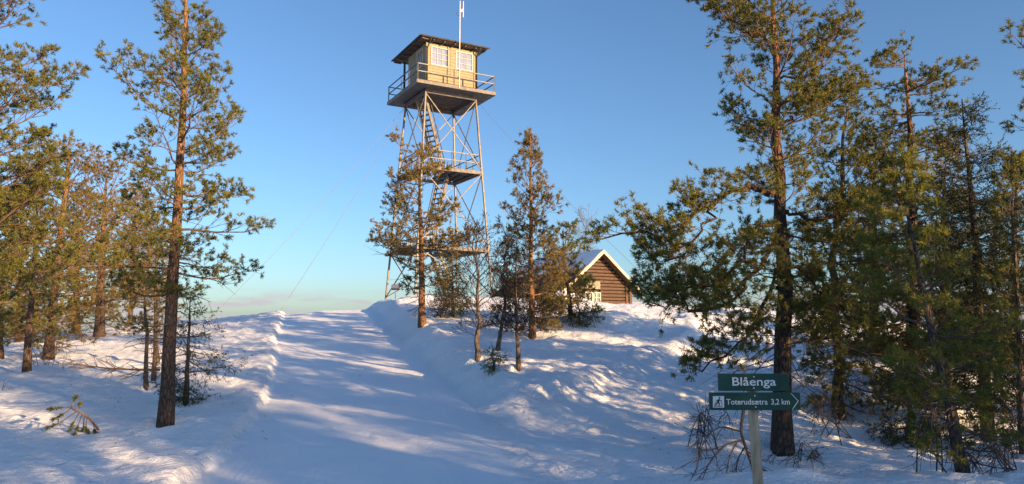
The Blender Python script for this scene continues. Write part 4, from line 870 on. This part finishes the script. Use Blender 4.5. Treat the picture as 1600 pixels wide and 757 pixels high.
px_tree('spruce_seedling', 'dark bushy spruce seedling at the log cabin corner in front of its window', (905, 508), (900, 462), [(506, 876, 930), (490, 880, 925), (462, 896, 905)], rad_px=2, seed=105, style='spruce', mat='spruce', bark='bark_grey', limb='limb_grey', scale=1.6, dens=0.8, cat='seedling')

# ------------------------------------------------------------------ trees on the right
bR1 = hit(1222, 706); YR = bR1[1]
def W(pts): return [at(x, y, YR + dy) for x, y, dy in pts]
exR1 = [(W([(1210, 300, 0), (1175, 288, -0.3), (1140, 297, -0.6), (1110, 325, -0.8), (1060, 355, -0.9), (1005, 368, -1.0), (940, 374, -1.0)]), 0.075),
        (W([(1120, 312, -0.7), (1095, 350, -0.9), (1075, 390, -0.9), (1040, 410, -1.0), (1000, 380, -1.0)]), 0.035),
        (W([(1212, 345, 0), (1180, 372, -0.5), (1140, 420, -0.9), (1085, 450, -1.1), (1015, 472, -1.1)]), 0.05),
        (W([(1212, 370, 0), (1170, 440, -0.6), (1120, 475, -0.9), (1060, 480, -1.0), (1010, 450, -1.0)]), 0.045),
        (W([(1212, 420, 0), (1180, 500, -0.5), (1145, 550, -0.7), (1085, 575, -0.8)]), 0.04),
        (W([(1214, 330, 0), (1270, 345, -0.3), (1320, 330, -0.4), (1360, 345, -0.4)]), 0.05),
        (W([(1214, 400, 0), (1260, 430, -0.3), (1310, 470, -0.5), (1340, 500, -0.6)]), 0.045),
        (W([(1214, 450, 0), (1250, 500, 0.3), (1285, 560, 0.4)]), 0.035),
        (W([(1209, 60, 0), (1165, 50, -0.2), (1130, 20, -0.3), (1118, -10, -0.3)]), 0.03),
        (W([(1209, 130, 0), (1270, 110, -0.2), (1300, 60, -0.2), (1310, 40, -0.2)]), 0.035),
        (W([(1209, 200, 0), (1270, 170, -0.2), (1335, 130, -0.2)]), 0.035)]
px_tree('pine_tree', 'big old dark-trunked pine behind the trail sign with long drooping limb reaching left', (1222, 706), (1205, -60),
    [(520, 1160, 1280), (450, 1130, 1320), (380, 1130, 1330), (330, 1150, 1320), (260, 1135, 1310), (200, 1140, 1300), (150, 1105, 1320), (110, 1102, 1335), (60, 1118, 1312), (20, 1120, 1315), (-20, 1150, 1260), (-60, 1195, 1215)], rad_px=16, seed=121, scale=1.05, dens=1.3, bark='bark_big', whorl=0.33,
    extra=exR1, dead=(34, 0.7, 3.0), dead_len=(0.4, 1.3), inc=[(0, -18), (0.35, 0), (0.7, 18), (1, 45)], bend=0.08)
px_tree('pine_tree', 'broad flat-topped pine with orange upper trunk right of the big old pine', (1432, 690), (1413, 84),
    [(640, 1350, 1530), (560, 1335, 1530), (480, 1325, 1525), (400, 1320, 1520), (320, 1330, 1500), (240, 1335, 1470), (180, 1338, 1478), (140, 1340, 1490), (105, 1350, 1492), (85, 1385, 1470), (72, 1400, 1430)], Y=12.5, rad_px=12, seed=127, scale=1.1, dens=1.15, bark='bark_big', whorl=0.27, per=6, top_r=0.12, bend=0.10, dead=(30, 0.6, 3.2), dead_len=(.5, 1.3),
    inc=[(0, -18), (0.35, -4), (0.7, 2), (1, 2)], tip=14)
px_tree('pine_tree', 'crooked dark pine with tangled low branches between the two biggest pines', (1312, 655), (1318, 140),
    [(630, 1275, 1390), (540, 1262, 1405), (460, 1255, 1400), (380, 1260, 1395), (300, 1270, 1380), (220, 1285, 1360), (140, 1310, 1326)], rad_px=9, seed=131, scale=1.2, dens=1.05, bark='bark_grey', dead=(40, 0.1, 2.2), dead_len=(0.4, 1.2), bend=0.22, inc=[(0, -25), (0.4, -5), (0.8, 20), (1, 45)])
px_tree('spruce_tree', 'dark pointed spruce with straight grey trunk near the right edge', (1546, 700), (1503, 155),
    [(640, 1500, 1600), (560, 1465, 1610), (480, 1455, 1600), (400, 1460, 1585), (320, 1462, 1572), (260, 1470, 1565), (210, 1484, 1535), (155, 1500, 1507)], Y=10.8, rad_px=10, seed=137, style='spruce', mat='spruce', bark='bark_grey', limb='limb_grey', scale=1.25, dens=0.9, lrng=(0.45, 1.1), dead=(24, 0.4, 2.0), inc=[(0, -22), (0.5, -6), (0.85, 14), (1, 45)])
px_tree('pine_tree', 'young bright-green pine with thin leaning trunk at lower right, nearest of the right-hand trees', (1512, 775), (1402, 262),
    [(690, 1440, 1590), (620, 1385, 1580), (560, 1360, 1560), (500, 1345, 1545), (440, 1340, 1530), (380, 1345, 1500), (320, 1375, 1450), (262, 1396, 1410)], Y=7.0, rad_px=10, seed=139, scale=0.92, dens=0.7, mat='pine_young', bark='bark_grey', limb='limb_grey', whorl=0.30, per=5, bend=0.06, dead=(26, 0.2, 1.1), dead_len=(.2, .6), nl=0.062)
px_tree('pine_tree', 'slender pale-stemmed young pine at the right frame edge', (1597, 690), (1581, 232), [(600, 1550, 1650), (520, 1545, 1640), (440, 1540, 1630), (360, 1552, 1620), (300, 1562, 1605), (232, 1577, 1585)], Y=9.5, rad_px=5, seed=149, scale=0.95, dens=0.55, mat='pine', bark='bark_grey', whorl=0.34)
px_tree('pine_tree', 'pine beyond the right frame edge with only branch tips showing at upper right', (1720, 700), (1690, -120),
    [(400, 1600, 1800), (300, 1585, 1800), (210, 1588, 1800), (160, 1566, 1800), (90, 1588, 1780), (0, 1620, 1760), (-120, 1680, 1700)], Y=10.0, rad_px=13, seed=151, scale=1.05, dens=0.7, whorl=0.4)
px_tree('pine_tree', 'background pine filling between the flat-topped pine and the pointed spruce', (1480, 660), (1478, 240), [(620, 1420, 1550), (520, 1410, 1560), (420, 1415, 1545), (320, 1440, 1520), (240, 1470, 1486)], Y=15.0, rad_px=9, seed=157, scale=1.4, dens=0.95, mat='pine_brown')
px_tree('pine_tree', 'background pine behind the crooked dark pine', (1370, 640), (1368, 230), [(610, 1310, 1430), (520, 1300, 1440), (420, 1305, 1430), (320, 1330, 1405), (230, 1360, 1376)], Y=16.0, rad_px=9, seed=163, scale=1.45, dens=0.95, mat='pine_brown')
px_tree('pine_tree', 'background pine at the far right behind the pointed spruce', (1590, 640), (1588, 260), [(610, 1530, 1660), (520, 1520, 1660), (420, 1535, 1640), (330, 1560, 1615), (260, 1584, 1592)], Y=15.0, rad_px=9, seed=167, scale=1.4, dens=0.65, mat='pine')
px_tree('spruce_tree', 'low dark spruce bush at the foot of the flat-topped pine', (1420, 712), (1425, 560), [(705, 1380, 1470), (670, 1375, 1475), (620, 1385, 1465), (560, 1420, 1430)], Y=10.3, rad_px=5, seed=173, style='spruce', mat='spruce', bark='bark_grey', limb='limb_grey', scale=1.2, dens=0.7)
# bare brushwood
def brush(px, py, hp_, wp_, Y, label, seed, n=7, droop=True, name='bare_bush'):
    x = at(px, py, Y)[0]; b = np.array([x, Y, Hs(x, Y, True) - 0.03]); o = empty(name, b, label, 'bush'); rng = np.random.default_rng(seed); tb = Tubes(); m = Y / F
    for i in range(n):
        a = rng.uniform(-1, 1); top = b + np.array([a * wp_ * m * 0.5, rng.normal(0, 0.15), hp_ * m * rng.uniform(0.6, 1.0)]); end = top + np.array([a * wp_ * m * 0.5, rng.normal(0, 0.15), -hp_ * m * rng.uniform(0.3, 0.7) if droop else hp_ * m * 0.1])
        b_ = b + np.array([rng.uniform(-0.35, 0.35) * wp_ * m, rng.normal(0, 0.2), 0]); b_[2] = Hs(b_[0], b_[1], True) - 0.03
        P = cr(np.array([b_, lerp(b_, top, 0.6) + rng.normal(0, 0.04, 3), top, end]), 4); tb.add(P[None], np.linspace(0.008, 0.0025, len(P))[None], 5)
        ns = 12; t = rng.uniform(0.25, 1, ns); q, tg = interp_poly(P, t); d = unit(tg + rng.normal(0, 0.5, (ns, 3)) + [0, 0, -0.5 if droop else 0.2]); e = q + d * rng.uniform(0.10, 0.35, ns)[:, None]; md = (q + e) / 2 + rng.normal(0, .012, q.shape)
        tb.add(np.stack([q, md, e], 1), np.full((ns, 3), 0.004) * np.array([[1, .8, .5]]), 3)
        qq = np.repeat(md, 2, 0); dd = unit(np.repeat(d, 2, 0) + rng.normal(0, 0.5, (ns * 2, 3))); tb.add(np.stack([qq, qq + dd * rng.uniform(0.06, 0.2, ns * 2)[:, None]], 1), np.full((ns * 2, 2), 0.0026), 3)
    tb.obj('branches', M['limb_grey'], o, b); return o
YD = 7.3; bx_ = at(1172, 745, YD)[0]; bd = np.array([bx_, YD, Hs(bx_, YD, True)])
hang = empty('bare_branch', bd, 'bare drooping dead branch with long twigs in the snow left of the sign post', 'branch')
for j_, (pts, r_) in enumerate((([(1163, 635, .3), (1158, 672, .1), (1166, 702, 0), (1177, 738, 0), (1182, 762, 0)], 0.020), ([(1160, 688, 0), (1132, 697, -.1), (1108, 725, -.15), (1094, 760, -.15)], 0.011), ([(1152, 690, 0), (1140, 715, -.1), (1133, 758, -.1)], 0.009),
        ([(1164, 698, 0), (1152, 722, .1), (1150, 757, .1)], 0.008), ([(1168, 705, 0), (1185, 722, .1), (1200, 745, .1)], 0.008), ([(1158, 675, .1), (1125, 668, .2), (1100, 690, .2), (1086, 740, .2)], 0.009))):
    dead_branch(hang, pts, YD, r_, 300 + j_, 12, 'stem', 'limb_grey', (0.12, 0.36))
brush(1255, 712, 35, 60, 9.0, 'low bare twigs in the snow at the foot of the big old pine', 203, 4)
brush(1310, 690, 90, 90, 10.5, 'bare dark brush in the hollow between the big old pine and flat-topped pine', 205, 6)
brush(1460, 757, 110, 80, 7.2, 'grey dead brush around the foot of the leaning young pine', 207, 5)
brush(1585, 740, 70, 80, 7.6, 'bare twigs at the lower right corner in the snow', 209, 5)
brush(1100, 690, 90, 70, 9.5, 'bare dark branch cluster hanging over the snow left of the sign boards', 211, 6)
brush(1570, 700, 60, 110, 9.5, 'bare brush at the foot of the pointed spruce', 213, 7)
brush(70, 575, 45, 70, hit(60, 572)[1], 'bare grey brush between the trunks at far left', 215, 6, False)
brush(1085, 560, 40, 40, hit(1090, 580)[1], 'thin bare shrub on the slope below the crest at right', 217, 4, False)

# ------------------------------------------------------------------ forest edge behind the camera, outside the frame
protos = [o for o in COL.objects if o.name.startswith('pine_tree') and o.parent is None]
dense = [o for o in COL.objects if o.parent is None and 'dark pointed spruce' in o.get('label', '')] + [o for o in protos if any(t in o['label'] for t in ('flat-topped', 'background pine', 'thick-trunked', 'crooked dark'))]
rb_ = random.Random(8)
def back_tree(x, y, h, i):
    o = dense[i % len(dense)]; hh = max((o.children[0].matrix_local @ Vector(c)).z for c in o.children[0].bound_box)
    copy_tree(o, (x, y, Hs(x, y) - 0.05), rb_.random() * 6.28, h / hh, 'conifer of the forest edge behind the viewer, outside the view', 'conifers behind the viewer')
SH = np.array([math.sin(SUN_AZ), math.cos(SUN_AZ)]); SPp = np.array([-SH[1], SH[0]])     # toward the sun, and along the forest edge
i = 0
for row, (dist, sp, h0, ta, tb2) in enumerate(((12.5, 1.85, 6.6, -8, 5.0), (12.5, 1.9, 6.6, 6.2, 8.6), (16.5, 1.95, 7.4, -9, 5.0), (16.5, 2.0, 7.4, 6.2, 8.8), (22, 2.3, 8.4, -11.5, 4.9), (22, 2.2, 8.4, 6.3, 8.8), (3.0, 2.6, 5.3, 11.6, 17.2), (8.5, 4.2, 6.8, 13.0, 20), (4.2, 1.25, 4.7, 8.9, 11.0), (8.0, 1.3, 5.6, 8.4, 10.8))):
    for t in np.arange(ta, tb2, sp):
        p = SH * (dist + rb_.uniform(-1.2, 1.2)) + SPp * (t + rb_.uniform(-0.5, 0.5)); i += 1
        if p[1] > 0 and p[0] < p[1] * 0.82 + 1.5: continue
        back_tree(p[0], p[1], h0 * rb_.uniform(0.85, 1.15), i)

# ------------------------------------------------------------------ litter on the snow
rngq = np.random.default_rng(77); n = 380
Lx = np.concatenate([rngq.uniform(1.6, 7.5, 300), rngq.uniform(-9, -3, 80)]); Ly = np.concatenate([rngq.uniform(7.2, 16, 300), rngq.uniform(7.5, 20, 80)]); Lz = H(Lx, Ly)
sz = rngq.uniform(0.004, 0.016, n); a = rngq.random(n) * 6.283; d = np.stack([np.cos(a), np.sin(a), np.zeros(n)], 1); e = np.stack([-np.sin(a), np.cos(a), np.zeros(n)], 1)
c = np.stack([Lx, Ly, Lz + 0.006], 1); up = np.array([[0, 0, 1.0]])
V = np.stack([c - d * sz[:, None] * 1.6, c + e * sz[:, None] * 0.6, c + d * sz[:, None] * 1.6, c - e * sz[:, None] * 0.6, c + up * sz[:, None] * 0.8], 1).reshape(-1, 3)
ix = np.arange(n)[:, None] * 5; Fq = np.concatenate([ix + np.array([[0, 1, 4]]), ix + np.array([[1, 2, 4]]), ix + np.array([[2, 3, 4]]), ix + np.array([[3, 0, 4]])])
tag(mesh_np('needle_litter', V, Fq, 3, M['limb_grey']), 'scattered bark flakes, needles and cones lying on the snow', 'litter', kind='stuff')
